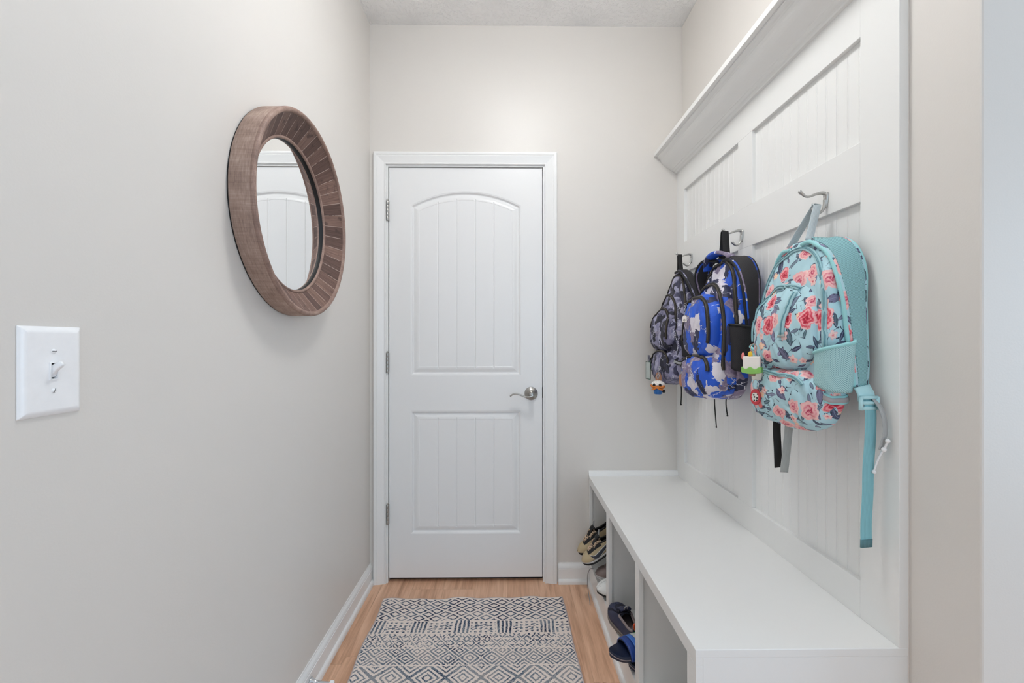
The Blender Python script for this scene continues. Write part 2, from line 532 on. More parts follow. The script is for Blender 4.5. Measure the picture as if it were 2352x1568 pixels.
# ------------------------------------------------------------------ wall panelling, shelf, bench
PX = .843     # face of the boards
PB = .8555    # face of the beadboard
PY0, PY1 = .940, 2.18
SEAT = .527
panel = thing('wall_panelling', 'white board and beadboard panelling on the right wall above the bench', 'panelling', (XR, (PY0 + PY1) / 2, SEAT))
pts = []
y = PY0
g0 = 1.0612
ks = range(-4, 31)
prof = [(PY0 + .01, PB)]
for k in ks:
    g = g0 + k * .03743
    if g - .006 < PY0 + .01 or g + .006 > PY1: continue
    prof += [(g - .0034, PB), (g - .0027, PB + .0012), (g - .0019, PB + .0002), (g, PB - .0003), (g + .0019, PB + .0002), (g + .0027, PB + .0012), (g + .0034, PB)]
prof.append((PY1, PB))
MB().prism([(b, a) for a, b in prof] + [(XR, PY1), (XR, PY0 + .01)], 'Z', SEAT, 2.10).build('beadboard', m_cab, panel, world=True)
def board(y0, y1, z0, z1, nm):
    MB().box(PX, PB + .003, y0, y1, z0, z1).build(nm, m_cab, panel, world=True, bevel=.0012)
board(2.091, 2.18, SEAT, 2.10, 'stile'); board(1.510, 1.604, .615, 1.519, 'stile'); board(1.510, 1.604, 1.662, 1.912, 'stile')
MB().box(PX, XR - .0005, PY0, 1.0453, SEAT, 2.10).build('stile', m_cab, panel, world=True, bevel=.0012)
board(1.0453, 2.091, SEAT, .615, 'bottom_rail'); board(1.0453, 2.091, 1.519, 1.662, 'hook_rail'); board(1.0453, 2.091, 1.912, 2.10, 'top_rail')
MB().tube(smooth_path([(XR - .001, PY0 + .0015, z) for z in frange(.0, 2.1, 30)], 1), [.0028 + .0012 * noise.noise(Vector((0, 0, i * 3.1))) for i in range(30)], 6).build('caulk_bead', m_wall, panel, world=True)

shelf = thing('wall_shelf', 'long white shelf with crown moulding above the panelling', 'shelf', (XR, (PY0 + PY1) / 2, 2.02))
MB().box(.727, XR, PY0, PY1, 2.100, 2.120).build('board', m_cab, shelf, world=True, bevel=.0012)
cr = [(.744, 2.100), (.744, 2.094), (.748, 2.092), (.751, 2.090), (.756, 2.0875), (.7585, 2.085)]
for k in range(9):
    a = k / 8
    cr.append((.760 + .050 * (a ** 1.35), 2.084 - .048 * (a ** .80)))
cr += [(.8125, 2.034), (.816, 2.0335), (.820, 2.030), (.8235, 2.0275), (.829, 2.026), (.833, 2.0225), (.834, 2.018), (.843, 2.016), (.843, 2.100)]
MB().prism(cr, 'Y', PY0, PY1).build('crown_moulding', m_cab, shelf, world=True)

bench = thing('mudroom_bench', 'white built-in bench with three open shoe cubbies under its seat', 'bench', (.63, 1.56, 0))
XE = XR - .002
MB().box(BX0, XE, PY0, PY1 - .002, SEAT - .018, SEAT).build('seat', m_cab, bench, world=True, bevel=.0015)
MB().box(BX0 + .001, BX0 + .0165, PY0 + .001, PY1 - .002, SEAT - .036, SEAT - .018).build('front_rail', m_cab, bench, world=True, bevel=.0008)
for a, b in ((2.155, 2.178), (1.7545, 1.7935), (1.352, 1.390), (.941, .987)):
    MB().box(BX0 + .001, BX0 + .0165, a, b, .112, SEAT - .036).build('stile', m_cab, bench, world=True, bevel=.0008)
for a in (1.774, 1.371):
    MB().box(BX0 + .0165, .838, a - .009, a + .009, .113, SEAT - .018).build('divider', m_cab, bench, world=True)
MB().box(BX0 + .0165, XE, PY0 + .001, PY0 + .018, .0, SEAT - .018).build('end_panel', m_cab, bench, world=True, bevel=.001)
MB().box(BX0 + .0165, .838, 2.160, 2.178, .0, SEAT - .018).build('end_panel', m_cab, bench, world=True)
MB().box(.838, .850, PY0 + .018, PY1 - .002, .0, SEAT - .018).build('back_panel', m_cab, bench, world=True)
MB().box(BX0 + .0165, .838, PY0 + .018, 2.160, .095, .113).build('bottom_shelf', m_cab, bench, world=True)
bb = [(BX0 + .0165, 0), (BX0 - .010, 0), (BX0 - .010, .006)]
for k in range(1, 6):
    a = PI / 2 * k / 5; bb.append((BX0 + .002 - .012 * math.cos(a), .006 + .018 * math.sin(a)))
bb += [(BX0 + .001, .113), (BX0 + .0165, .113)]
MB().prism(bb, 'Y', PY0 + .001, PY1 - .014).build('toe_board', m_trim, bench, world=True)

# ------------------------------------------------------------------ coat hooks
def coat_hook(y, z, label):
    o = thing('coat_hook', label, 'hook', (PX, y, z), group='coat hooks on the rail')
    # plate: pear shape flat on the rail, x outward = -X
    out = []
    for k in range(28):
        a = 2 * PI * k / 28
        zz = math.sin(a); w = (.0085 if zz > 0 else .0085 * (1 + zz * .45))
        out.append((w * math.cos(a), .010 * zz if zz > 0 else .034 * zz))
    n = len(out)
    mb = MB()
    verts = [(-.0002, p, q) for p, q in out] + [(-.0040, p, q) for p, q in out] + [(-.0062, p * .7, q * .8) for p, q in out] + [(-.0066, 0, -.006)]
    faces = [(i * n + k, i * n + (k + 1) % n, (i + 1) * n + (k + 1) % n, (i + 1) * n + k) for i in range(2) for k in range(n)] + [(2 * n + k, 2 * n + (k + 1) % n, 3 * n) for k in range(n)]
    mb.add(verts, faces, True).build('back_plate', m_hook, o)
    mb = MB(); p = smooth_path([(-.003, 0, .004), (-.014, 0, .0065), (-.030, 0, .003), (-.046, 0, -.003), (-.057, 0, -.0025), (-.066, 0, .0045), (-.0715, 0, .009)], 6)
    nn = len(p); mb.tube(p, [.0062 - .0026 * math.sin(PI * min(1, i / nn * 1.0)) - .001 * i / nn for i in range(nn)], 12).ball(p[-1], .0046, 12, 8)
    mb.build('upper_prong', m_hook, o)
    mb = MB(); p = smooth_path([(-.004, 0, -.012), (-.006, 0, -.026), (-.012, 0, -.040), (-.021, 0, -.046), (-.030, 0, -.043), (-.037, 0, -.036)], 6)
    nn = len(p); mb.tube(p, [.0056 - .0018 * math.sin(PI * i / nn) - .0008 * i / nn for i in range(nn)], 12).ball(p[-1], .0045, 12, 8)
    mb.build('lower_prong', m_hook, o)
    MB().lathe([(0, 0), (.0030, 0), (.0030, .0012), (0, .0018)], 'Z').xf(Matrix.Translation((-.0062, 0, .0)) @ Matrix.Rotation(R(-90), 4, 'Y')).build('screw', m_chrome, o)
    return o
coat_hook(1.155, 1.571, 'silver double coat hook holding the floral backpack by its lower prong')
coat_hook(1.571, 1.577, 'silver double coat hook holding the blue camouflage backpack by its upper prong')
coat_hook(2.004, 1.579, 'silver double coat hook nearest the end wall, holding the grey backpack')

# ------------------------------------------------------------------ backpack materials (UV in metres)
def fabric_bump(M, uv):
    x, y, z = M.xyz(uv)
    w = ((x * 4200).sin() * (y * 4200).sin())
    M.bump(w * .3 + M.noise(M.coord(), 45, 3) * 1.2, .25, .0015)
def floral():
    M = Mat('aqua_floral_fabric', .62)
    uv = M.coord('UV')
    wn = M.noise(uv, 90, 3, out=1)
    sc = M.node('ShaderNodeVectorMath', operation='MULTIPLY_ADD'); M.nt.links.new(wn, sc.inputs[0]); sc.inputs[1].default_value = (.009, .009, 0); M.nt.links.new(uv, sc.inputs[2])
    wuv = sc.outputs[0]
    base = M.mix(M.noise(uv, 9, 2), lin(172, 212, 223), lin(192, 226, 234))
    c = base
    def local(vec, scale, rand, seed):
        mp = M.mapped(vec, loc=(seed, seed * .7, 0))
        v = M.voro(mp, scale, rand=rand)
        s = M.node('ShaderNodeVectorMath', operation='SUBTRACT'); M.nt.links.new(mp, s.inputs[0]); M.nt.links.new(v.outputs['Position'], s.inputs[1])
        x, y, z = M.xyz(s.outputs[0]); r1, r2, r3 = M.xyz(v.outputs['Color'])
        return x, y, r1, r2, r3
    # thin sprigs: dark stems with dots at the ends
    x, y, r1, r2, r3 = local(uv, 15, .9, 3.1)
    rad = (x * x + y * y).sq(); ang = E.m('ARCTAN2', y, x)
    ray = ((ang * 5 + r1 * 6).cos().gt(.975)) * rad.between(.006, .021)
    dot = ((ang * 5 + r1 * 6).cos().gt(.90)) * rad.between(.020, .0235)
    c = M.mix(ray.mx(dot) * r2.gt(.25), c, lin(44, 62, 82))
    # leaves
    for (scale, seed, a, b, thr) in ((22, 83.1, .0150, .0048, .15), (19, 7.7, .018, .0062, .10), (15, 19.3, .025, .0095, .35)):
        x, y, r1, r2, r3 = local(uv, scale, .85, seed)
        th = r1 * 6.283; cs, sn = th.cos(), th.sin()
        lx = x * cs + y * sn; ly = y * cs - x * sn
        d = (lx / a).ab().pw(1.6) + (ly / b).ab().pw(1.25)
        leafc = M.ramp(r3, [(0, lin(44, 50, 82)), (.25, lin(92, 98, 128)), (.45, lin(84, 122, 126)), (.65, lin(140, 136, 168)), (.8, lin(62, 66, 96)), (1, lin(70, 96, 108))])
        leafc = M.mix((ly.ab().lt(.0007) + (lx * 900 + ly.ab() * 900).sin().gt(.93) * .5) * .6, leafc, lin(150, 160, 190))
        leafc = M.mix(d.between(.66, 1.0) * M.noise(uv, 150, 2).step(.4, .6) * .7, leafc, lin(26, 30, 52))
        c = M.mix(d.lt(1.0) * r2.gt(thr), c, leafc)
    # small blossoms
    x, y, r1, r2, r3 = local(wuv, 13, .85, 31.7)
    rad = (x * x + y * y).sq(); ang = E.m('ARCTAN2', y, x)
    rr = rad / (r1 * .005 + .011) / ((ang * 5 + r3 * 6).cos() * .16 + .84)
    bl = M.ramp(rr, [(0, lin(196, 60, 90)), (.16, lin(236, 120, 130)), (.4, lin(246, 196, 190)), (.75, lin(250, 220, 214)), (1, lin(240, 176, 182))])
    bl2 = M.ramp(rr, [(0, lin(230, 150, 70)), (.2, lin(252, 214, 180)), (.7, lin(250, 214, 192)), (1, lin(242, 186, 160))])
    bl = M.mix(r2.gt(.6), bl, bl2)
    c = M.mix(rr.lt(1.0) * r3.gt(.30), c, bl)
    # roses
    for scale, seed, size, thr in ((12.5, 47.3, .024, .30), (9.6, 61.9, .032, .40)):
        x, y, r1, r2, r3 = local(wuv, scale, .8, seed)
        rad = (x * x + y * y).sq(); ang = E.m('ARCTAN2', y, x)
        edge = (ang * 4 + r1 * 9).cos() * .07 + (ang * 7 + r2 * 9).cos() * .06 + M.noise(uv, 160, 2) * .22 + .76
        rr = rad / size / edge
        spiral = ((rr * 15 - ang * 2 + (ang * 3).sin() * 1.2 + r2 * 9).sin() * .5 + .5)
        t = rr * .66 + (spiral - .5) * .40 + (M.noise(wuv, 210, 3) - .5) * .6
        red = M.ramp(t, [(0, lin(176, 26, 52)), (.18, lin(216, 54, 80)), (.36, lin(234, 104, 118)), (.58, lin(244, 168, 172)), (.85, lin(252, 216, 212))])
        pink = M.ramp(t, [(0, lin(188, 56, 92)), (.14, lin(228, 124, 140)), (.36, lin(244, 178, 180)), (.7, lin(248, 200, 196)), (1, lin(252, 224, 216))])
        rose_ = M.mix(r3.gt(.36), red, pink)
        c = M.mix(rr.lt(1.0) * r2.gt(thr), c, rose_)
    M.col(c); fabric_bump(M, uv)
    return M.m
def camo(name, palette, scale, cloud=.3, vein=.47, vcol=(232, 232, 242)):
    M = Mat(name, .5)
    uv = M.coord('UV')
    def warp(sc_, amt):
        wn = M.noise(uv, sc_, 3, out=1)
        q = M.node('ShaderNodeVectorMath', operation='MULTIPLY_ADD'); M.nt.links.new(wn, q.inputs[0]); q.inputs[1].default_value = (amt, amt, 0); M.nt.links.new(uv, q.inputs[2])
        return q.outputs[0]
    w = warp(24, .080)
    v = M.voro(M.mapped(w, scale=(1, .72, 1)), scale)
    r1, r2, r3 = M.xyz(v.outputs['Color'])
    n = len(palette)
    c = M.ramp(r1, [(i / n, p) for i, p in enumerate(palette)], 'CONSTANT')
    cl = M.noise(w, 46, 4, .62)
    # watercolour clouding only in the stone-coloured patches
    stone = M.ramp(r1, [(i / n, (1, 1, 1, 1) if 0.06 < p[0] < .5 else (0, 0, 0, 1)) for i, p in enumerate(palette)], 'CONSTANT')
    sx = M.xyz(stone)[0]
    c = M.mix(cl.step(.45, .70) * sx * cloud, c, lin(214, 204, 216))
    c = M.mix((1 - cl).step(.50, .75) * cloud * (sx * .8 + .2), c, lin(22, 24, 44))
    e = M.voro(warp(75, .034), 13, 'DISTANCE_TO_EDGE')
    msk = M.noise(uv, 16, 1).gt(vein)
    c = M.mix(E(e.outputs[0]).lt(.014) * msk, c, lin(*vcol))
    M.col(c); fabric_bump(M, uv)
    return M.m
def mesh_fabric(name, hole, thread, s=.0032):
    M = Mat(name, .75)
    x, y, z = M.xyz(M.coord('UV'))
    a, b = x / s, y / s
    d1 = (((a + b).fr() - .5) * ((a + b).fr() - .5) + ((a - b).fr() - .5) * ((a - b).fr() - .5)).sq()
    k = d1.lt(.33)
    M.col(M.mix(k, thread, hole)); M.bump(1 - k, .5, .0008)
    return M.m
def webbing(name, rgb):
    M = Mat(name, .7)
    x, y, z = M.xyz(M.coord('UV'))
    rib = ((x * 1900).sin() * .5 + .5)
    M.col(M.mix(rib * .6 + M.noise(M.coord(), 30, 2) * .4, lin(*[c * .88 for c in rgb]), lin(*rgb))); M.bump(rib, .4, .0006)
    return M.m
m_floral = floral()
m_blue = camo('blue_camouflage_fabric', [lin(26, 86, 204), lin(36, 40, 72), lin(230, 224, 232), lin(34, 96, 216), lin(130, 116, 144), lin(26, 84, 200), lin(40, 46, 84), lin(224, 218, 228), lin(30, 90, 208), lin(140, 124, 152)], 24, .45, .48)
m_grey = camo('grey_camouflage_fabric', [lin(98, 98, 128), lin(42, 42, 62), lin(134, 134, 166), lin(64, 64, 90), lin(170, 170, 198), lin(32, 32, 48), lin(108, 106, 138)], 34, .45, .55)
m_aqmesh = mesh_fabric('aqua_air_mesh', lin(66, 110, 116), lin(158, 206, 210))
m_aqnet = mesh_fabric('aqua_pocket_net', lin(116, 166, 174), lin(186, 224, 226), .0042)
m_bkmesh = mesh_fabric('black_pocket_net', lin(6, 6, 8), lin(52, 50, 54), .0030)
m_aqzip = webbing('aqua_zip_tape', (174, 214, 220)); m_bkzip = webbing('black_zip_tape', (40, 36, 34))
m_aqweb = webbing('aqua_webbing', (146, 208, 218)); m_gyweb = webbing('grey_webbing', (186, 189, 186)); m_bkweb = webbing('black_webbing', (26, 25, 26)); m_slweb = webbing('slate_webbing', (206, 216, 219))
m_ltweb = webbing('pale_webbing', (190, 192, 192)); m_aqbuck = plain('aqua_clear_buckle', (186, 230, 236), .2); m_aqbind = plain('aqua_binding', (158, 216, 218), .6, bumpscale=300)
m_bkbind = plain('black_binding', (20, 20, 22), .6, bumpscale=300); m_teethA = plain('aqua_zip_teeth', (104, 150, 160), .4); m_teethB = plain('dark_zip_teeth', (74, 66, 54), .4)
m_reflA = plain('silver_reflective_tape', (170, 164, 166), .3)

class Layer:
    """pillow-shaped compartment: implicit (|y/W|^m+|z/h|^m)^(n/m)+|x/hx|^n=1, arched above, squarer below"""
    def __init__(s, x0, x1, W, z0, z1, mt=2.3, mb=3.2, n=3.2, lean=0.0, seed=0.0, split=.40, wob=.004, yc=0.0, skew=0.0):
        s.xc, s.hx, s.W, s.mt, s.mb, s.n, s.lean, s.seed, s.wob, s.yc, s.skew = (x0 + x1) / 2, (x1 - x0) / 2, W, mt, mb, n, lean, seed, wob, yc, skew
        s.zc = z0 + split * (z1 - z0); s.ht = z1 - s.zc; s.hb = s.zc - z0
    def raw(s, th, psi):
        c, sn = math.cos(th), math.sin(th)
        m, hz = (s.mt, s.ht) if sn >= 0 else (s.mb, s.hb)
        rho = spow(math.sin(psi), 2 / s.n)
        x = s.hx * spow(math.cos(psi), 2 / s.n)
        y = s.W * spow(c, 2 / m) * rho; z = hz * spow(sn, 2 / m) * rho
        return x, y, z, c, sn
    def p(s, th, psi):
        x, y, z, c, sn = s.raw(th, psi)
        q = Vector((s.xc + x, y + s.yc + s.skew * z, s.zc + z))
        if z > 0: q.x -= s.lean * (z / s.ht) ** 2 * (.5 + .5 * x / s.hx)
        k = Vector((q.x * 10 + s.seed, q.y * 10, q.z * 10))
        d = Vector((noise.noise(k), noise.noise(k + Vector((9.1, 0, 0))), noise.noise(k + Vector((0, 7.7, 0)))))
        k2 = k * 3.3
        d2 = noise.noise(Vector((k2.x, k2.y, k2.z * .45)))
        nrm = Vector((x / s.hx if s.hx else 0, y / s.W, z / s.ht))
        front = max(0.0, min(1.0, .5 + x / s.hx))
        k3 = Vector((q.x * 22 + s.seed, q.y * 34 + q.z * 14, q.z * 9 - q.y * 8))
        cr = -(1 - abs(noise.noise(k3))) ** 6 * s.wob * .9
        return q + (d * s.wob * 1.25 + nrm * (d2 * s.wob * .8 + cr)) * (.25 + .75 * front)
    def uv(s, th, psi):
        x, y, z, c, sn = s.raw(th, psi)
        e = s.hx - x
        return (y + math.copysign(e, y) * c * c + s.seed * .37, z + s.zc + math.copysign(e, z) * sn * sn + s.seed * .21)
    def nrm(s, th, psi, e=.01):
        a = s.p(th + e, psi) - s.p(th - e, psi); b = s.p(th, psi + e) - s.p(th, psi - e)
        v = b.cross(a)
        v = v.normalized() if v.length > 1e-9 else Vector((1, 0, 0))
        c = Vector((s.xc, s.yc, s.zc))
        return v if v.dot(s.p(th, psi) - c) > 0 else -v
    def mesh(s):
        ths = [2 * PI * k / 120 for k in range(120)]; ps = [1e-6] + [PI * (.006 + .988 * k / 54) for k in range(55)] + [PI - 1e-6]
        return MB().grid(s.p, ths, ps, closed=True, uvfn=s.uv)
    def thz(s, z):
        d = z - s.zc
        return math.asin(max(-1, min(1, spow(d / (s.ht if d >= 0 else s.hb), (s.mt if d >= 0 else s.mb) / 2))))
    def zipper(s, t0, t1, psi, parent, mt_, mteeth, w=.012, n=60):
        ths = frange(t0, t1, n); pts, wd = [], []
        for t in ths:
            nn = s.nrm(t, psi)
            pts.append(s.p(t, psi) + nn * .0026)
            wd.append((s.p(t, psi + .02) - s.p(t, psi - .02)).normalized())
        for _ in range(3):
            pts = [pts[0]] + [(pts[i - 1] + pts[i] * 2 + pts[i + 1]) / 4 for i in range(1, n - 1)] + [pts[-1]]
        z = MB().ribbon(pts, wd, w, .0030).build('zipper', mt_, parent)
        mb = MB(); mb.tube([p + s.nrm(t, psi) * .0016 for p, t in zip(pts, ths)], .0021, 8); mb.build('zipper_teeth', mteeth, z)
        return z
    def side_pocket(s, z0, z1, p0, p1, parent, mat, bind, bulge=.012, sign=1, slope=.03):
        wob, s.wob = s.wob, 0.0
        def fn(a, b):
            psi = p0 + (p1 - p0) * a
            z = z0 + (z1 + slope * (.5 - a) * -1 - z0) * b
            t = s.thz(z)
            if sign < 0: t = PI - t
            q = s.p(t, psi); nn = s.nrm(t, psi)
            return q + nn * (.0085 + bulge * math.sin(PI * a) * (.35 + .65 * b))
        A, B = frange(0, 1, 24), frange(0, 1, 16)
        pk = MB().grid(fn, A, B, uvfn=lambda a, b: (a * .12, b * (z1 - z0))).build('side_pocket', mat, parent, solid=.002)
        MB().tube([fn(a, 1.0) for a in A], .0042, 10).build('pocket_binding', bind, pk)
        s.wob = wob
        return pk

def haul_loop(parent, name, mat, legs, top, w, thick=.002):
    """webbing loop: up one leg, over the prong, down the other"""
    a, b = legs
    pts = smooth_path([a, (Vector(a) * .45 + Vector(top) * .55) + Vector((0, (a[1] - top[1]) * .10, 0)), Vector(top) + Vector((0, .005 if a[1] > b[1] else -.005, 0)), Vector(top) + Vector((0, 0, .004)), Vector(top) + Vector((0, -.005 if a[1] > b[1] else .005, 0)), (Vector(b) * .45 + Vector(top) * .55) + Vector((0, (b[1] - top[1]) * .10, 0)), b], 7)
    return MB().ribbon(pts, (1, 0, 0), w, thick).build(name, mat, parent)

# ---------------- floral backpack: origin at its back bottom, local x points out from the wall, local y towards the camera
BAGROT = (0, 0, PI)
fb = thing('floral_backpack', 'aqua backpack printed with pink roses and dark leaves, hanging nearest the camera', 'backpack', (.832, 1.150, .963), BAGROT, 'backpacks on the coat hooks')
L0 = Layer(.030, .110, .150, .0, .488, 2.35, 3.4, 3.4, .030, 1.0, wob=.005)
body = L0.mesh().build('main_compartment', m_floral, fb)
L1 = Layer(.045, .140, .122, .150, .385, 2.5, 3.2, 3.0, .03, 2.0, wob=.005)
L1.mesh().build('front_pocket', m_floral, fb)
L2 = Layer(.025, .142, .138, .0, .158, 3.6, 2.8, 2.8, .0, 3.0, split=.5, wob=.006)
L2.mesh().build('lower_pocket', m_floral, fb)
L0.zipper(R(-2), R(182), PI * .33, fb, m_aqzip, m_teethA, .012)
L1.zipper(R(62), R(186), PI * .30, fb, m_aqzip, m_teethA, .012)
L2.zipper(R(28), R(152), PI * .27, fb, m_aqzip, m_teethA, .011)
# vertical zip on the front pocket
zt = []
for k in range(14):
    z = .345 - .105 * k / 13; y = .052 - .004 * k / 13
    dy, dz = y, z - L1.zc
    th = math.atan2(spow(dz / (L1.ht if dz > 0 else L1.hb), L1.mt / 2), spow(dy / L1.W, L1.mt / 2))
    rho = (abs(dy / L1.W) ** L1.mt + abs(dz / (L1.ht if dz > 0 else L1.hb)) ** L1.mt) ** (1 / L1.mt)
    psi = math.asin(min(1, rho ** (L1.n / 2)))
    zt.append(L1.p(th, psi) + L1.nrm(th, psi) * .0015)
z = MB().ribbon(zt, (0, 1, -.1), .019, .003).build('zipper', m_aqzip, fb)
MB().tube([p + Vector((.002, 0, 0)) for p in zt], .0022, 8).build('zipper_teeth', m_teethA, z)
MB().ribbon([zt[-1] + Vector((.001, -.012, -.001)), zt[-1] + Vector((.001, .012, .001))], (0, 0, 1), .006, .004).build('zip_stop', m_gyweb, fb)
L0.side_pocket(.108, .212, PI * .24, PI * .62, fb, m_aqnet, m_aqbind, .020)
L0.side_pocket(.112, .215, PI * .22, PI * .74, fb, m_aqnet, m_aqbind, .014, -1)
# reflective tape on the near side
ps = frange(PI * .30, PI * .62, 12); t = L0.thz(.088)
MB().ribbon([L0.p(t, q) + L0.nrm(t, q) * .003 for q in ps], (0, 0, 1), .020, .003).build('reflective_band', m_aqbind, fb)
MB().ribbon([L0.p(t, q) + L0.nrm(t, q) * .0052 for q in ps], (0, 0, 1), .011, .002).build('reflective_tape', m_reflA, fb)
def shoulder_strap(parent, sign, pts, wid, outer, inner, bind, thick=.012, taper=.7, twist=.0):
    """twist: how far the width turns towards the middle of the bag at the top of the strap"""
    P = smooth_path([(x, y * sign, z) for x, y, z in pts], 8); n = len(P)
    W = [wid * (1 - .15 * abs(2 * i / n - 1) - taper * max(0, i / n - .45)) for i in range(n)]
    WV = [Vector((1, sign * (.12 - (twist + .12) * max(0.0, 1 - i / n * 1.7)), 0)) for i in range(n)]
    st = MB().ribbon(P, WV, W, thick).build('shoulder_strap', outer, parent)
    # spacer mesh lining on the face towards the camera
    tn = [(P[min(i + 1, n - 1)] - P[max(i - 1, 0)]).normalized() for i in range(n)]
    nr = []
    for a, wv in zip(tn, WV):
        w = (wv - a * wv.dot(a)).normalized(); q = a.cross(w).normalized(); nr.append(q if q.y > 0 else -q)
    MB().ribbon([p + q * (thick * .5 + .001) for p, q in zip(P, nr)], WV, [w - .012 for w in W], .003).build('strap_lining', inner, st)
    for s_ in (-1, 1):
        MB().tube([p + (wv - a * wv.dot(a)).normalized() * s_ * w / 2 for p, a, w, wv in zip(P, tn, W, WV)], thick * .42, 8).build('strap_binding', bind, st)
    return st
SP = [(.056, .030, .466), (.050, .072, .468), (.043, .110, .446), (.038, .133, .400), (.036, .144, .330), (.033, .149, .240), (.028, .151, .170), (.026, .150, .120)]
shoulder_strap(fb, 1, SP, .062, m_floral, m_aqmesh, m_aqbind, twist=1.1)
shoulder_strap(fb, -1, [(x, y - .012, z) for x, y, z in SP], .046, m_floral, m_aqmesh, m_aqbind)
haul_loop(fb, 'haul_loop', m_slweb, ((.058, -.052, .476), (.054, .020, .482)), (.019, -.004, .578), .020)
# lower webbing: buckle and long aqua tail on the near side
bk = MB()
bk.ribbon(smooth_path([(.030, .160, .122), (.026, .166, .106), (.024, .166, .090)], 4), (1, .1, 0), .040, .006)
bk.build('ladder_lock', m_aqbuck, fb)
bl = MB()
for zz in (.098, .086, .074):
    bl.tube([(.004, .1715, zz), (.044, .1745, zz)], .0042, 8)
for xx in (.004, .044):
    bl.tube([(xx, .172 + (.003 if xx > .02 else 0), .1), (xx, .172 + (.003 if xx > .02 else 0), .070)], .0045, 8)
bl.build('buckle', m_aqbuck, fb)
tail = smooth_path([(.022, .170, .092), (.021, .174, .060), (.020, .171, .000), (.0235, .170, -.06), (.023, .168, -.120), (.024, .165, -.185), (.023, .164, -.238)], 6)
MB().ribbon(tail, (1, .15, 0), .029, .002).build('strap_tail', m_aqweb, fb)
MB().ribbon([(.023, .1645, -.222), (.023, .1640, -.240)], (1, .15, 0), .030, .0042).build('strap_hem', webbing('worn_aqua_webbing', (96, 140, 148)), fb)
# grey and black tails under the far side
MB().ribbon(smooth_path([(.080, -.070, .018), (.082, -.070, -.02), (.078, -.072, -.08), (.074, -.076, -.128)], 6), (1, .05, 0), .022, .002).build('strap_tail', m_bkweb, fb)
MB().ribbon(smooth_path([(.062, -.046, .010), (.064, -.047, -.02), (.068, -.050, -.08), (.072, -.054, -.135)], 6), (1, .05, 0), .023, .002).build('strap_tail', m_gyweb, fb)
# pale webbing with a white cord hanging behind the near side
MB().ribbon(smooth_path([(.012, .168, .100), (.005, .185, .070), (.002, .190, .030), (.004, .186, .0), (.006, .182, -.016)], 6), (1, .3, 0), .014, .002).build('chest_strap', m_ltweb, fb)
cb = MB().tube(smooth_path([(.002, .196, .006), (.004, .190, -.012), (.006, .184, -.024), (.010, .178, -.044), (.012, .172, -.066)], 5), .0022, 8)
cb.ball((.002, .196, .006), .005, 10, 8).ball((.0045, .189, -.014), .0055, 10, 8).ball((.012, .172, -.068), .0048, 10, 8)
cb.build('white_cord', m_plastic, fb)

# ---------------- blue camouflage backpack
bb_ = thing('blue_backpack', 'bright blue and white camouflage backpack on the middle hook', 'backpack', (.832, 1.571, .985), (0, 0, PI), 'backpacks on the coat hooks')
A0 = Layer(.024, .098, .146, .0, .500, 2.35, 3.4, 3.4, .02, 11.0, wob=.005)
A0.mesh().build('main_compartment', m_blue, bb_)
A1 = Layer(.052, .135, .138, .0, .425, 2.5, 3.4, 3.2, .02, 12.0, wob=.005)
A1.mesh().build('middle_compartment', m_blue, bb_)
A2 = Layer(.095, .176, .112, .148, .372, 2.6, 3.2, 3.0, .012, 13.0, wob=.005)
A2.mesh().build('front_pocket', m_blue, bb_)
A3 = Layer(.070, .186, .130, .0, .160, 3.0, 2.7, 2.7, .01, 14.0, split=.5, wob=.006)
A3.mesh().build('lower_pocket', m_blue, bb_)
A0.zipper(R(8), R(172), PI * .37, bb_, m_bkzip, m_teethB, .013)
A1.zipper(R(-12), R(192), PI * .34, bb_, m_bkzip, m_teethB, .014)
A2.zipper(R(-20), R(195), PI * .33, bb_, m_bkzip, m_teethB, .013)
A3.zipper(R(10), R(165), PI * .31, bb_, m_bkzip, m_teethB, .013)
A0.side_pocket(.105, .245, PI * .22, PI * .80, bb_, m_bkmesh, m_bkbind, .026, 1, -.05)
A0.side_pocket(.105, .235, PI * .22, PI * .80, bb_, m_bkmesh, m_bkbind, .018, -1)
SB = [(.052, .030, .482), (.046, .075, .482), (.040, .110, .458), (.037, .134, .405), (.036, .144, .320), (.034, .146, .240), (.032, .146, .160)]
shoulder_strap(bb_, 1, SB, .060, m_blue, m_bkmesh, m_bkbind, twist=1.0)
shoulder_strap(bb_, -1, [(.046, .030, .494), (.070, .085, .502), (.078, .125, .470), (.066, .150, .420), (.040, .156, .330), (.026, .150, .200)], .050, m_blue, m_bkmesh, m_bkbind)
# padded grab handle
MB().ribbon(smooth_path([(.075, -.085, .468), (.082, -.065, .500), (.080, -.020, .516), (.070, .030, .512), (.058, .062, .492)], 7), (1, 0, .2), .034, .010).build('grab_handle', m_blue, bb_)
haul_loop(bb_, 'haul_loop', m_bkweb, ((.058, -.012, .500), (.052, .014, .500)), (.054, .0, .590), .024)
for (y0, x0, z1, dx) in ((-.060, .060, -.115, -.004), (.016, .055, -.060, -.002)):
    MB().tube(smooth_path([(x0, y0, .02), (x0 + .002, y0, -.02), (x0 + dx, y0 + .002, z1)], 6), .0022, 8).ball((x0 + dx, y0 + .002, z1), .0034, 8, 6).build('pull_cord', m_bkbind, bb_)
# silver zip pullers
for (t_, L_) in ((PI * .53, A2), (PI * .62, A3)):
    q = L_.p(t_, PI * .30)
    MB().tube([q + Vector((.006, 0, .002)), q + Vector((.010, .004, -.012)), q + Vector((.011, .006, -.022))], .0017, 8).build('zip_puller', m_chrome, bb_)

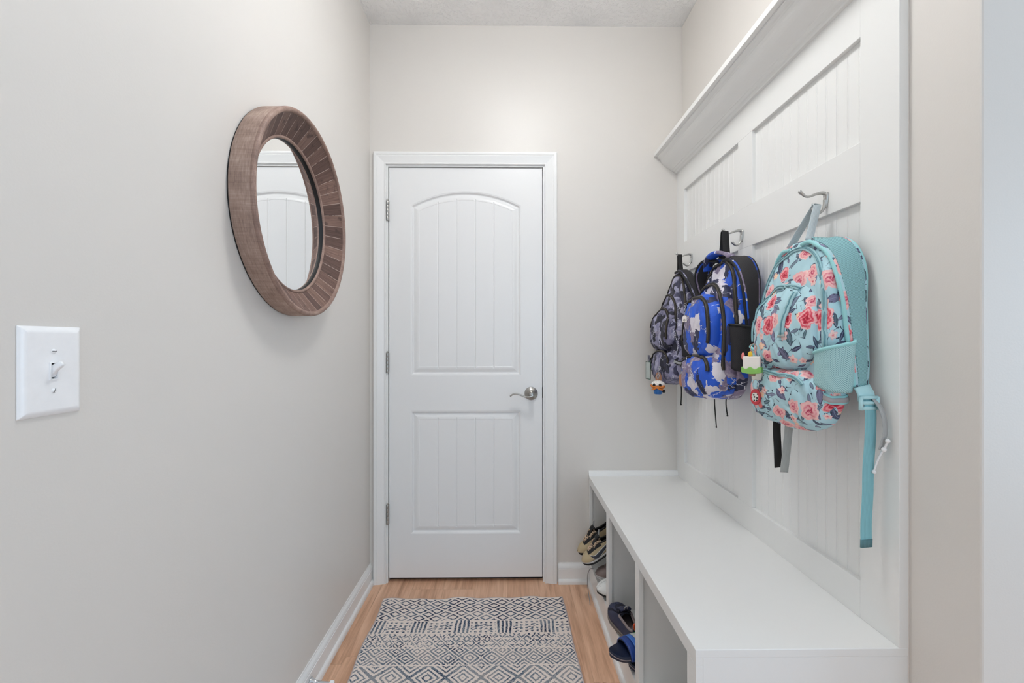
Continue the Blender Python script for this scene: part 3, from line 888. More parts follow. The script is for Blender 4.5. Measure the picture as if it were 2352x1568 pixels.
# ---------------- grey camouflage backpack
gb = thing('grey_backpack', 'dark grey camouflage backpack hanging in the corner by the end wall', 'backpack', (.836, 2.004, .995), (0, 0, PI), 'backpacks on the coat hooks')
G0 = Layer(.020, .090, .140, .0, .510, 2.3, 3.4, 3.4, .02, 21.0, wob=.005)
G0.mesh().build('main_compartment', m_grey, gb)
G1 = Layer(.045, .128, .132, .0, .42, 2.5, 3.4, 3.2, .02, 22.0, wob=.005)
G1.mesh().build('middle_compartment', m_grey, gb)
G2 = Layer(.085, .160, .118, .150, .35, 2.6, 3.2, 3.0, .02, 23.0, wob=.006)
G2.mesh().build('front_pocket', m_grey, gb)
G3 = Layer(.070, .158, .122, .0, .155, 3.0, 2.7, 2.7, .0, 24.0, split=.5, wob=.007)
G3.mesh().build('lower_pocket', m_grey, gb)
G0.zipper(R(10), R(170), PI * .37, gb, m_bkzip, m_teethB, .012)
G1.zipper(R(15), R(165), PI * .34, gb, m_bkzip, m_teethB, .012)
G2.zipper(R(-10), R(170), PI * .34, gb, m_bkzip, m_teethB, .012)
G3.zipper(R(10), R(170), PI * .31, gb, m_bkzip, m_teethB, .010)
G0.side_pocket(.125, .225, PI * .22, PI * .80, gb, m_bkmesh, m_bkbind, .020)
t = G1.thz(.100); ps = frange(PI * .30, PI * .66, 10)
MB().ribbon([G1.p(t, q) + G1.nrm(t, q) * .003 for q in ps], (0, 0, 1), .018, .003).build('reflective_band', m_bkbind, gb)
MB().ribbon([G1.p(t, q) + G1.nrm(t, q) * .0052 for q in ps], (0, 0, 1), .009, .002).build('reflective_tape', m_ltweb, gb)
SG = [(.062, .030, .500), (.060, .075, .500), (.052, .118, .465), (.036, .146, .400), (.024, .154, .320), (.020, .150, .230)]
shoulder_strap(gb, 1, SG, .046, m_grey, m_bkmesh, m_bkbind)
haul_loop(gb, 'haul_loop', m_bkweb, ((.048, -.012, .508), (.046, .012, .508)), (.050, .0, .584), .018)
MB().tube(smooth_path([(.060, .040, .02), (.058, .042, -.03), (.060, .042, -.085)], 6), .0026, 8).ball((.060, .042, -.088), .0042, 8, 6).build('pull_cord', m_bkbind, gb)

# ------------------------------------------------------------------ key chains
def clip_chain(parent, top, bot, mat=m_chrome, links=5):
    top, bot = Vector(top), Vector(bot)
    mb = MB()
    mb.tube(ring((top + bot) / 2 * 0 + top + Vector((0, 0, -.004)), .005, 'X', 16, 1.3), .0010, 6, closed=True)
    for k in range(links):
        c = top.lerp(bot, (k + 1) / (links + 1))
        h = (top - bot).length / (links + 1) * .62
        mb.tube(ring(c, h * .55, 'X' if k % 2 else 'Y', 12, 1.7), .0009, 6, closed=True)
    return mb.build('chain', mat, parent)
m_icing = Mat('white_icing_with_sprinkles', .45)
v = m_icing.voro(m_icing.coord(), 300, dim='3D')
m_icing.col(m_icing.mix(E(v.outputs['Distance']).lt(.24), lin(240, 236, 230), m_icing.ramp(m_icing.xyz(v.outputs['Color'])[0], [(0, lin(200, 60, 70)), (.35, lin(60, 60, 90)), (.6, lin(210, 120, 60)), (.8, lin(120, 70, 60))], 'CONSTANT')))
m_orange = plain('orange_rubber', (206, 118, 40), .45); m_bluecup = plain('glossy_blue_plastic', (34, 100, 170), .22); m_black = plain('black_rubber', (14, 13, 13), .5)
pz = thing('pretzel_keychain', 'orange pretzel keychain with sprinkled white icing on a small blue cup', 'keychain', (.654, 1.905, .960), (0, 0, R(58)))
dome = MB().grid(lambda u, w: Vector((.020 * math.cos(u) * math.sin(w), .029 * math.sin(u) * math.sin(w), .041 + .019 * math.cos(w))), [2 * PI * k / 28 for k in range(28)], frange(.01, PI * .52, 12), closed=True).build('icing', m_icing.m, pz)
mb = MB()
mb.ball((.0, 0, .034), (.0195, .0285, .0155), 24, 12)
for sgn in (-1, 1):
    mb.tube(smooth_path([(-.010, .0275 * sgn, .040), (-.0165, .020 * sgn, .032), (-.0205, .008 * sgn, .033), (-.0215, -.003 * sgn, .0285), (-.019, -.013 * sgn, .0225), (-.013, -.022 * sgn, .021)], 5), .0036, 10)
mb.build('pretzel', m_orange, pz)
for sgn in (-1, 1):
    MB().ball((-.0172, .0120 * sgn, .0405), (.0042, .0062, .0075), 14, 10).build('hole', m_black, pz)
MB().lathe([(0, 0), (.014, 0), (.0165, .002), (.0185, .014), (.0190, .026), (.0175, .028), (0, .028)], 'Z', (0, 0, 0), 28).build('cup', m_bluecup, pz)
MB().ball((.016, -.020, .012), .007, 10, 8).build('bead', m_black, pz)
clip_chain(pz, (.012, -.004, .118), (0, 0, .061))
m_tan = plain('tan_leather', (178, 128, 98), .6, bumpscale=400)
def tan_charm(loc, label, s=1.0, rz=0.0):
    o = thing('leather_charm', label, 'keychain', loc, (0, 0, rz), 'tan leather charms')
    out = [(.014 * s * math.cos(a) * (1 if math.sin(a) > 0 else .88), .032 * s + .032 * s * math.sin(a)) for a in [2 * PI * k / 32 for k in range(32)]]
    MB().prism([(p, q) for p, q in out], 'X', -.002, .002).build('sole', m_tan, o, bevel=.001)
    return o
o = tan_charm((.666, 1.935, .990), 'tan leather slipper charm right behind the pretzel keychain', 1.0, R(58))
MB().tube(smooth_path([(-.004, -.006, .046), (-.0045, 0, .054), (-.004, .006, .046), (-.004, 0, .030)], 5), .0016, 8).build('ring', m_chrome, o)
o = tan_charm((.735, 1.8535, .998), 'tan leather charm tucked between the grey and blue backpacks', .85, R(40))
MB().tube([(-.003, 0, .05), (-.006, -.006, .075)], .0015, 8).build('ring', m_chrome, o)
bd = thing('badge_holder', 'thin clear badge holder with dark green edges on the far side of the grey backpack', 'badge', (.672, 2.095, 1.012), (0, 0, R(8)))
MB().box(-.0012, .0012, -.022, .022, 0, .078).build('card', plain('clear_card', (190, 200, 196), .2), bd)
fr = MB()
for yy in (-.023, .023): fr.tube([(0, yy, -.002), (0, yy, .080)], .0018, 8)
for zz in (-.002, .080): fr.tube([(0, -.023, zz), (0, .023, zz)], .0018, 8)
fr.build('frame', plain('dark_green_plastic', (34, 72, 56), .4), bd)
MB().box(-.003, .003, -.010, .010, .080, .112).build('clip', m_chrome, bd)

m_cream = plain('cream_plastic', (242, 234, 226), .4); m_lime = plain('lime_green_plastic', (138, 194, 96), .35); m_yel = plain('yellow_plastic', (240, 196, 52), .4); m_pink = plain('coral_pink_plastic', (232, 128, 124), .4)
tk = thing('popsicle_keychain', 'white block keychain with a wavy green base and yellow bead on the floral backpack', 'keychain', (.668, 1.197, 1.100), (0, 0, R(48)))
tk.scale = (.88, .88, .88)
out = []
n = 40
mbk = MB().box(-.011, .011, -.024, .024, .012, .052); mbk.build('block', m_cream, tk, bevel=.003)
pts = [(-.028, .004)] + [(-.024 + .048 * k / 20, .001 - .003 * math.sin(PI * k / 20)) for k in range(21)] + [(.028, .004)]
top_ = [(.028 - .056 * k / 24, .0165 + .0035 * math.cos(2 * PI * 2.2 * k / 24)) for k in range(25)]
MB().prism(pts + top_, 'X', -.014, .014).build('wavy_base', m_lime, tk, bevel=.003)
MB().ball((-.004, .004, .057), (.0065, .0065, .011), 14, 10).build('yellow_bead', m_yel, tk)
MB().ball((-.002, .025, .052), (.005, .005, .012), 12, 8).build('pink_bead', m_pink, tk)
MB().box(-.006, .006, -.009, .009, -.008, .002).build('stick', plain('brown_stick', (150, 110, 96), .6), tk, bevel=.002)
MB().tube(ring((0, -.004, .078), .009, 'X', 18, 1.4), .0014, 8, closed=True).build('ring', plain('rose_gold', (206, 170, 148), .2, 1.0), tk)
MB().tube(smooth_path([(0, -.005, .090), (.004, -.008, .105), (.012, -.010, .122)], 5), .0014, 8).build('clip', m_chrome, tk)
bt = thing('ball_keychain', 'red oval keychain with a football print at the lower corner of the floral backpack', 'keychain', (.684, 1.208, 1.008), (0, 0, R(38)))
Mb = Mat('football_print', .35)
yy, zz = Mb.xyz(Mb.coord())[1:]
v = Mb.voro(Mb.vec(yy, zz), 130, rand=.45)
rd = (yy * yy / .00012 + (zz - .026) * (zz - .026) / .00026)
ballc = Mb.mix(E(v.outputs['Distance']).lt(.30), lin(238, 236, 228), lin(40, 34, 36))
Mb.col(Mb.mix(rd.lt(.62), lin(210, 66, 76), ballc))
MB().prism([(.0135 * math.cos(a), .026 + .022 * math.sin(a)) for a in [2 * PI * k / 32 for k in range(32)]], 'X', -.004, .004).build('disc', Mb.m, bt, bevel=.002)
MB().prism([(-.011 + .009 * math.cos(a), .024 + .028 * math.sin(a)) for a in [2 * PI * k / 28 for k in range(28)]][::-1], 'X', .003, .008).build('backing_charm', m_pink, bt, bevel=.002)
MB().tube(ring((0, 0, .060), .008, 'X', 16, 1.7), .0012, 8, closed=True).build('ring', m_chrome, bt)
MB().prism([(-.011, .072), (.013, .072), (.015, .098), (-.015, .098)], 'X', .006, .010).build('white_tag', m_cream, bt, bevel=.001)
ht = thing('house_tag', 'small white house-shaped tag hanging on the front of the blue backpack', 'keychain', (.646, 1.600, 1.258), (0, 0, R(40)))
MB().prism([(-.0085, 0), (.0085, 0), (.0085, .017), (.003, .024), (-.003, .024), (-.0085, .017)], 'X', -.0015, .0015).build('tag', m_cream, ht, bevel=.0006)
MB().tube(ring((-.0018, 0, .007), .0035, 'X', 16, .9), .0006, 6, closed=True).build('smile_print', m_black, ht)
clip_chain(ht, (.004, 0, .066), (0, 0, .024), m_chrome, 5)

# ------------------------------------------------------------------ shoes
def shoe(name, label, loc, rot, L, cols, group, swoosh=False, laces=True, chunky=1.0, throat=None):
    """x runs heel (0) to toe (L); parts: sole, upper, lining, tongue, lace, toe_cap"""
    m_sole, m_mid, m_up, m_panel, m_lin, m_lace = cols
    o = thing(name, label, 'shoe', loc, rot, group)
    def hw(t):      # half width along the length
        return L * (.118 + .050 * math.sin(PI * min(1, max(0, (t - .25) / .95))) - .012 * math.sin(PI * t * 2)) * max(.0002, 1 - abs(2 * t - 1) ** 5.0) ** .5
    ts = [.5 - .4995 * math.cos(PI * k / 49) for k in range(50)]
    sh = .085 * L * chunky
    def curl(t): return .06 * L * max(0, (t - .72) / .28) ** 2
    def solefn(lo, hi, wid):
        mb = MB(); a = frange(0, 2 * PI, 33)[:-1]
        def fn(k, t):
            y = spow(math.cos(k), .45) * hw(t) * wid; s = spow(math.sin(k), .45)
            return Vector((L * (t - .5) * (1 + .03 * (wid - 1) * 8) + L * .5, y, (lo + hi) / 2 + (hi - lo) / 2 * s + curl(t)))
        mb.grid(fn, a, ts, closed=True)
        n = len(ts)
        return mb
    s0 = solefn(0, sh * .45, 1.10); 
    s0.build('outsole', m_sole, o); solefn(sh * .4, sh, 1.08).build('midsole', m_mid, o)
    Hh = L * .30
    def hgt(t):
        if t < .45: return Hh * (1.0 - .12 * math.sin(PI * t / .45))
        if t < .78: return Hh * (1.0 - .52 * ((t - .45) / .33))
        return Hh * .48 * max(.03, 1 - ((t - .78) / .225) ** 2.6) 
    def gap(t):     # opening angle of the collar / throat from the top
        if t < .03: return R(8) + R(20) * t / .03
        if t < .42: return R(48)
        if t < .74: return R(48) - R(38) * (t - .42) / .32
        return max(0.0, R(10) * (1 - (t - .74) / .05)) if t < .79 else 0.0
    def upfn(off):
        def fn(u, t):
            amax = PI / 2 - gap(t); s = 1 if u >= 0 else -1
            a = amax * abs(u); w = hw(t) * (1 - off)
            bul = 1 - .18 * math.sin(a) ** 2 * (1 if t < .5 else .6)
            y = s * w * math.cos(a) ** .75 * bul; z = sh + (hgt(t) - 0) * math.sin(a) ** .9
            if gap(t) > 0 and abs(u) > .99 : pass
            return Vector((L * t * (1 - .02 * math.sin(a)) + .01 * L, y, z + curl(t) * .8))
        return fn
    us = frange(-1, 1, 45)
    upn = upfn(0.0)
    def upper_mesh(tlist, off=0.0, lift=0.0):
        mb = MB(); f = upfn(off)
        nU, nT = len(us), len(tlist)
        verts = []
        for u in us:
            for t in tlist:
                p = f(u, t)
                if lift: p = p + (p - Vector((L * t, 0, sh + hgt(t) * .3))).normalized() * lift
                verts.append(p)
        faces = []
        for i in range(nU - 1):
            for j in range(nT - 1):
                if us[i] < 0 < us[i + 1] or (i == nU // 2 - 1 and False): pass
                # the two halves meet low on the sides at u=0: skip the strip that would bridge them
                faces.append((i * nT + j, (i + 1) * nT + j, (i + 1) * nT + j + 1, i * nT + j + 1))
        return mb, verts, faces
    # each half separately (u from sole edge up to the rim), both in one mesh
    def halves(t0, t1, u0, u1, off, lift, nt=40, nu=14):
        mb = MB(); f = upfn(off)
        for s in (1, -1):
            def g(u, t, s=s):
                p = f(s * max(u, 1e-4), t)
                if lift:
                    d = (p - Vector((L * t, 0, sh + hgt(t) * .25))); d.normalize(); p = p + d * lift
                return p
            mb.grid(g, frange(u0, u1, nu), [t0 + (t1 - t0) * math.sin(PI / 2 * k / (nt - 1)) for k in range(nt)], uvfn=lambda u, t: (t * L, u * .06))
        # heel counter closes the back
        return mb
    up = halves(.006, .9995, 0, 1, 0, 0, 56).build('upper', m_up, o, solid=.0028)
    halves(.012, .80, .15, .985, .10, 0).build('lining', m_lin, o, solid=.001)
    heel = MB().grid(lambda u, w: Vector((L * (.012 + .010 * w), (hw(.012) * u), sh * .9 + (hgt(0) * .98) * w)), frange(-1.15, 1.15, 12), frange(0, 1, 8))
    heel.build('heel_tab', m_panel, o, solid=.004)
    MB().grid(lambda u, t: Vector((L * t, hw(t) * .80 * u, sh + .004)), frange(-1, 1, 6), frange(.03, .85, 20)).build('insole', m_lin, o)
    # overlays: toe guard, eyestay, side panel
    halves(.80, .9985, 0, .55, 0, .0018, 24, 8).build('toe_guard', m_panel, o)
    halves(.44, .80, .62, .985, 0, .0022, 20, 6).build('eyestay', throat or m_panel, o)
    halves(.02, .34, .0, .60, 0, .0020, 16, 8).build('heel_counter', m_panel, o)
    # rim piping round the collar
    f = upfn(0)
    rim = [f(1, t) for t in frange(.44, .012, 22)] + [f(-1, t) for t in frange(.012, .44, 22)]
    MB().tube(rim, .020 * L, 10).build('collar', m_lin, o)
    tg = MB().grid(lambda u, t: Vector((L * (.78 - .40 * t), L * .070 * u * (1 + .25 * t), sh + hgt(.78 - .40 * t) * (.93) + L * (.01 + .06 * t * t) - L * .02 * u * u)), frange(-1, 1, 9), frange(0, 1, 14))
    tg.build('tongue', throat or m_panel, o, solid=.006)
    p0 = Vector((L * .385, 0, sh + hgt(.38) * .93 + L * .075))
    MB().tube(smooth_path([p0 + Vector((.002, -.006, -.004)), p0 + Vector((-.010, -.005, .012)), p0 + Vector((-.014, 0, .016)), p0 + Vector((-.010, .005, .012)), p0 + Vector((.002, .006, -.004))], 5), .0022, 8).build('pull_tab', m_cord2, o)
    if laces:
        mb = MB()
        for k in range(6):
            t = .76 - .060 * k; t2 = t - .055
            for s in (1, -1):
                a = f(s * .93, t) + Vector((0, 0, .004)); b = f(-s * .93, t2) + Vector((0, 0, .004))
                m_ = (a + b) / 2 + Vector((0, 0, .004))
                mb.ribbon(smooth_path([a, m_, b], 5), (1, 0, .3), .0062, .0018)
        a = f(.9, .46) + Vector((0, 0, .006))
        for s in (1, -1):
            mb.tube(smooth_path([a, a + Vector((.01, .02 * s, .016)), a + Vector((.026, .028 * s, .004)), a + Vector((.014, .012 * s, .004)), a], 5), .0021, 6)
        mb.build('laces', m_lace, o)
    if swoosh:
        for s in (1, -1):
            cpts = []
            for (t, u, w) in ((.76, .46, .003), (.70, .20, .012), (.62, .14, .016), (.50, .24, .014), (.36, .42, .009), (.20, .66, .002)):
                p = f(s * u, t); d = (p - Vector((p.x, 0, sh + hgt(t) * .25))).normalized(); cpts.append((p + d * .0045, w))
            P = smooth_path([c for c, w in cpts], 5); Wd = [cpts[min(len(cpts) - 1, i // 5)][1] + (cpts[min(len(cpts) - 1, i // 5 + 1)][1] - cpts[min(len(cpts) - 1, i // 5)][1]) * (i % 5) / 5 for i in range(len(P))]
            MB().ribbon(P, (0, 0, 1), [w + .005 for w in Wd], .001).build('swoosh_outline', m_white, o)
            MB().ribbon([p + Vector((0, s * .0010, 0)) for p in P], (0, 0, 1), [max(.001, w) for w in Wd], .001).build('swoosh', m_slate, o)
    return o
m_white = plain('white_leather', (226, 226, 222), .45); m_slate = plain('slate_leather', (62, 66, 76), .4)
m_beige = plain('beige_suede', (190, 172, 138), .7, bumpscale=500); m_bk = plain('black_fabric', (20, 20, 22), .6, bumpscale=400)
m_rub = plain('black_rubber_sole', (24, 24, 26), .6); m_gymid = plain('light_grey_midsole', (196, 196, 196), .5); m_cord = plain('beige_lace', (206, 180, 154), .7, bumpscale=600)
m_navy = plain('navy_suede', (44, 48, 76), .6, bumpscale=400); m_gyl = plain('taupe_lining', (142, 128, 128), .7, bumpscale=400); m_gysole = plain('grey_brown_sole', (122, 112, 106), .6)
m_navylace = plain('dark_navy_lace', (30, 32, 48), .7); m_org = plain('orange_lace', (226, 88, 48), .5); m_tgr = plain('taupe_leather', (128, 112, 108), .5); m_cord2 = plain('grey_lace', (150, 150, 150), .7)
Mp = Mat('white_perforated_leather', .45)
px_, py_, pz_ = Mp.xyz(Mp.coord())
v = Mp.voro(Mp.coord(), 95, dim='3D', rand=.3)
Mp.col(Mp.mix(E(v.outputs['Distance']).lt(.13), lin(230, 230, 228), lin(70, 70, 72))); m_perf = Mp.m
beige = (m_rub, m_gymid, m_beige, m_beige, m_bk, m_cord)
SHG = 'shoes in the far cubby'
# heel deep in the cubby and raised, toe out over the front edge and low
def toe_out(x_toe, y, z_toe, pitch, L, yaw=0.0):
    """location/rotation of a shoe pointing out of the bench (-X) with its toe at the given point"""
    rot = Euler((0, pitch, PI + yaw), 'XYZ')
    d = rot.to_matrix() @ Vector((L, 0, 0))
    return (x_toe - d.x, y - d.y, z_toe - d.z), tuple(rot)
l, r = toe_out(.350, 2.085, .176, R(33), .205, R(2)); shoe('sneaker', 'beige sneaker on top of the far cubby pile, beside the end wall', l, r, .205, (m_rub, m_rub, m_beige, m_beige, m_bk, m_cord), SHG, throat=m_bk)
l, r = toe_out(.352, 1.985, .180, R(33), .205, R(-3)); shoe('sneaker', 'beige sneaker with a dark white-edged side stripe on top of the far cubby pile', l, r, .205, beige, SHG, swoosh=True, throat=m_bk)
l, r = toe_out(.384, 1.856, .119, R(8), .235, R(4)); shoe('sneaker', 'white perforated sneaker with a black toe edge on the far cubby floor', l, r, .235, (m_rub, m_white, m_perf, m_perf, m_gyl, m_white), SHG)
l, r = toe_out(.402, 1.968, .128, R(12), .20, R(0)); shoe('sneaker', 'taupe leather sneaker lying under the beige pair', l, r, .20, (m_gymid, m_gymid, m_tgr, m_tgr, m_gyl, m_cord2), SHG, laces=False)
lace = thing('loose_lace', 'thin grey lace trailing from the far cubby down to the floor', 'shoelace', (.40, 1.98, .18))
MB().tube(smooth_path([(.384, 1.950, .182), (.374, 1.972, .172), (.368, 2.000, .140), (.369, 2.022, .095), (.372, 2.024, .050), (.376, 2.005, .010), (.374, 1.985, .0035)], 7), .0018, 8).build('lace', m_cord2, lace, world=True)
# navy sneaker, toe towards the end wall
nv = shoe('sneaker', 'navy sneaker with grey lining and orange trim in the middle cubby', (.452, 1.517, .122), (R(-6), R(0), R(97)), .225, (m_gysole, m_gysole, m_navy, m_navy, m_gyl, m_navylace), 'shoes in the middle cubby')
MB().tube(ring((-.002, 0, .085), .008, 'X', 14, 1.4), .003, 8, closed=True).build('pull_tab', m_org, nv)
def slide(label, loc, rot, stripes, group, arch=1.0):
    L = .205
    o = thing('slide_sandal', label, 'sandal', loc, rot, group)
    def hw(t): return L * (.165 + .045 * math.sin(PI * min(1, max(0, (t - .3) / .8))) ) * max(.0002, 1 - abs(2 * t - 1) ** 2.7) ** .5
    m_nv = plain('dark_navy_rubber', (22, 32, 58), .38)
    mb = MB()
    a = frange(0, 2 * PI, 33)[:-1]; ts = [.5 - .4999 * math.cos(PI * k / 49) for k in range(50)]
    mb.grid(lambda k, t: Vector((L * t, spow(math.cos(k), .5) * hw(t), .011 + .011 * spow(math.sin(k), .5) + (.004 if math.sin(k) > 0 else 0) * abs(math.cos(k)) ** 4 + .012 * max(0, (t - .8) / .2) ** 2)), a, ts, closed=True)
    mb.build('footbed', m_nv, o)
    MB().tube([Vector((L * t, s * hw(t) * 1.01, .012 + .012 * max(0, (t - .8) / .2) ** 2)) for s, tt in ((1, ts), (-1, ts[::-1])) for t in tt], .0016, 8, closed=True).build('edge_line', m_gyl, o)
    m_ = [plain('stripe_%s' % n, c, .35) for n, c in stripes]
    t0 = .74
    for i, mm in enumerate(m_):
        w = (.105, .075, .062, .060)[i] if i < 4 else .07
        ta, tb = t0, t0 - w; t0 = tb - .006
        MB().grid(lambda k, t: Vector((L * t, math.cos(k) * (hw(t) + .004), .008 + math.sin(k) ** .8 * arch * (.040 + .020 * (.74 - t)))), frange(.02, PI - .02, 26), frange(ta, tb, 5)).build('strap_band', mm, o, solid=.004)
    MB().grid(lambda k, t: Vector((L * t, math.cos(k) * (hw(t) + .0015), .008 + math.sin(k) ** .8 * arch * (.0375 + .020 * (.74 - t)))), frange(.02, PI - .02, 26), frange(.745, t0, 8)).build('strap_lining', m_nv, o, solid=.002)
    return o
st = [('royal_blue', (22, 60, 138)), ('sky_blue', (60, 112, 196)), ('pale_grey', (200, 206, 200)), ('green', (86, 176, 96))]
l, r = toe_out(.337, 1.440, .147, R(2), .205, R(17)); slide('navy slide sandal with blue, white and green strap bands in the middle cubby', l, r, st, 'slides in the middle cubby')
l, r = toe_out(.398, 1.436, .1135, R(0), .205, R(8)); slide('dark slide sandal lying flat under the striped one', l, r, [('black', (22, 24, 36))], 'slides in the middle cubby', .2)

# ------------------------------------------------------------------ rug
def rug_mat():
    M = Mat('woven_rug', .95, spec=.1)
    uv = M.coord('UV')
    u, v, _ = M.xyz(uv)
    jn = M.noise(uv, 260, 2, out=1); jx, jy, jz = M.xyz(jn)
    j2 = M.noise(uv, 14, 2, out=1); kx, ky, kz = M.xyz(j2)
    u = u + (jx - .5) * .010 + (kx - .5) * .012; v = v + (jy - .5) * .008 + (ky - .5) * .010
    def rh(du, dv, ou=0.0, ov=0.0):
        p, q = (u + ou) / du, (v + ov) / dv
        return ((p + q).fr() - .5).ab().mx(((p - q).fr() - .5).ab()) * 2
    a = rh(.072, .054, 0, .02); A = a.between(.49, .79)
    per = ((u + .02) / .177).fr(); grp = per.lt(.42)
    bars = (((u + .02) / .177).fr() / .42 * 4.5).fr().gt(.48)
    dots = ((u / .021).fr() - .5).ab().lt(.24) * ((v / .0185).fr() - .5).ab().lt(.24)
    dash = ((u * .5 + v * 1.4) / .020).fr().gt(.60) * M.noise(uv, 60, 1).gt(.5)
    B = grp * bars + (1 - grp) * dots.mx(dash * v.between(.185, .225))
    c = rh(.040, .050); Cc = c.between(.45, .85) * M.noise(uv, 75, 2).gt(.44)
    d = rh(.080, .076, .02); D = d.between(.24, .44).mx(d.between(.66, .90))
    e = rh(.128, .124, .05, .02); Ee = (e * 3.0 - .06).fr().gt(.58)
    pat = A * v.between(.006, .158) + B * v.between(.162, .240) + Cc * v.between(.244, .325) + D * v.between(.329, .415) + Ee * v.gt(.420)
    wear = M.noise(uv, 170, 3, .7)
    wear2 = M.noise(uv, 5.5, 2)
    k = (pat.mn(1.0)) * (wear + wear2 * .5).step(.52, .68)
    hue = M.noise(uv, 10, 3, .6) * .6 + M.noise(uv, 190, 1) * .45 - (v - .2).mn(.35) * .26
    ink = M.ramp(hue, [(.34, lin(166, 160, 160)), (.45, lin(150, 154, 160)), (.52, lin(104, 120, 136)), (.58, lin(56, 64, 88)), (.72, lin(32, 36, 56))])
    basec = M.mix(M.noise(uv, 140, 3), lin(236, 221, 212), lin(252, 241, 233))
    M.col(M.mix(k, basec, ink))
    tuft = M.noise(uv, 900, 2)
    M.bump(tuft + k * .5, .5, .0025)
    return M.m
rug = thing('rug', 'cream and navy geometric patterned rug on the wood floor before the door', 'rug', (-.155, 1.45, 0))
RX0, RX1, RY1, RY0 = -.562, .256, 2.03, .78
def rug_pt(u, w, z):
    x = RX0 + .005 * (1 - w) * 4 * .9 + (RX1 - RX0) * u; y = RY0 + (RY1 - RY0) * w
    y += (.012 * u + .006 * math.sin(u * 17) * (1 - u) + .004 * math.sin(u * 31 + 1)) * w ** 6
    x += .004 * math.sin(w * 23) * (1 if u < .5 else .4)
    lift = .0025 * max(0, math.sin(u * 17 + .6)) * w ** 8
    return Vector((x, y, z + lift))
us, ws = frange(0, 1, 50), frange(0, 1, 60)
mb = MB().grid(lambda u, w: rug_pt(u, w, .0075), us, ws, uvfn=lambda u, w: (u * (RX1 - RX0), (1 - w) * (RY1 - RY0)))
mb.build('pile', rug_mat(), rug, world=True)
edge = [rug_pt(u, 1, .004) for u in us] + [rug_pt(1, w, .004) for w in ws[::-1]][1:] + [rug_pt(u, 0, .004) for u in us[::-1]][1:] + [rug_pt(0, w, .004) for w in ws][1:-1]
MB().tube(edge, .0042, 8, closed=True).build('edge_binding', plain('rug_binding', (192, 178, 176), .9, bumpscale=500), rug, world=True)
MB().grid(lambda u, w: rug_pt(u, w, .0012), us, ws).build('backing', m_gyl, rug, world=True)

# ------------------------------------------------------------------ mirror
def wood(name, a, b, c, slats=False):
    M = Mat(name, .62)
    o = M.coord(); x, y, z = M.xyz(o)
    ang = E.m('ARCTAN2', z, y); rad = (y * y + z * z).sq()
    if slats:
        N = 42
        k = ang * (N / (2 * PI)); idx = k.fl(); f = k.fr()
        rnd = ((idx * 12.98).sin() * 437.5).fr()
        g = M.noise(M.vec(ang * 55, rad * 9 + rnd * 5, rnd * 11), 1.5, 5, .65)
        t = g * .72 + rnd * .28
        col = M.ramp(t, [(.2, a), (.5, b), (.8, c)])
        sm = (f - .5).ab().gt(.478) * M.noise(o, 22, 2).gt(.40)
        kn = M.noise(o, 38, 2).step(.60, .74)
        col = M.mix(kn * .6, col, lin(48, 34, 30))
        col = M.mix(sm * .75, col, lin(196, 176, 164))
        M.bump(g - (f - .5).ab().gt(.468) * 1.2, .4, .0012)
    else:
        g = M.noise(M.vec(ang * 5.0, x * 120, rad * 30), 2.2, 6, .7)
        h = M.noise(M.vec(ang * 90, x * 10, rad), 1.2, 3, .6)
        w = M.noise(o, 16, 3)
        t = g * .42 + h * .22 + w * .36
        col = M.ramp(t, [(.30, a), (.50, b), (.70, c)])
        M.bump(g * .6 + h * .4, .4, .0012)
    M.col(col)
    return M.m
MXF, MR = -.606, .305
MY, MZ = 1.3705, 1.569
mir = thing('wall_mirror', 'round mirror in a deep weathered brown wood frame on the left wall', 'mirror', (XL, MY, MZ))
m_w1 = wood('weathered_wood', lin(112, 90, 80), lin(160, 135, 122), lin(198, 176, 162))
m_w2 = wood('wood_slats', lin(64, 46, 41), lin(104, 78, 69), lin(148, 118, 105), True)
m_w3 = wood('wood_bead', lin(100, 80, 73), lin(146, 119, 107), lin(186, 160, 146))
d = MXF - XL
MB().lathe([(.276, .004), (.302, .004), (.303, .006), (.3035, d - .010), (.302, d - .006), (.300, d - .006)], 'X', (0, 0, 0), 128).build('outer_band', m_w1, mir)
bead = [(.3035, d - .011)] + [(.2965 + .0075 * math.cos(a), d - .0075 + .0075 * math.sin(a)) for a in frange(0, PI, 10)] + [(.289, d - .012)]
MB().lathe(bead, 'X', (0, 0, 0), 128).build('front_bead', m_w3, mir)
MB().lathe([(.2895, d - .008), (.285, d - .011), (.226, .014)], 'X', (0, 0, 0), 128).build('slatted_cove', m_w2, mir)
MB().lathe([(.232, .016)] + [(.2275 + .0045 * math.cos(a), .0155 + .0045 * math.sin(a)) for a in frange(.3, PI, 8)] + [(.223, .008)], 'X', (0, 0, 0), 128).build('inner_bead', m_w3, mir)
MB().lathe([(.223, .0135), (.221, .006)], 'X', (0, 0, 0), 128).build('glass_gasket', m_black, mir)
Mg = Mat('mirror_glass', .0, 1.0, (.93, .94, .94, 1))
gl = MB().lathe([(.0005, .0062), (.2225, .0062)], 'X', (0, 0, 0), 96, smooth=False).build('mirror_glass', Mg.m, mir)
MB().lathe([(.0005, .0008), (.301, .0008), (.301, .004), (.228, .004)], 'X', (0, 0, 0), 96).build('back_board', m_black, mir)

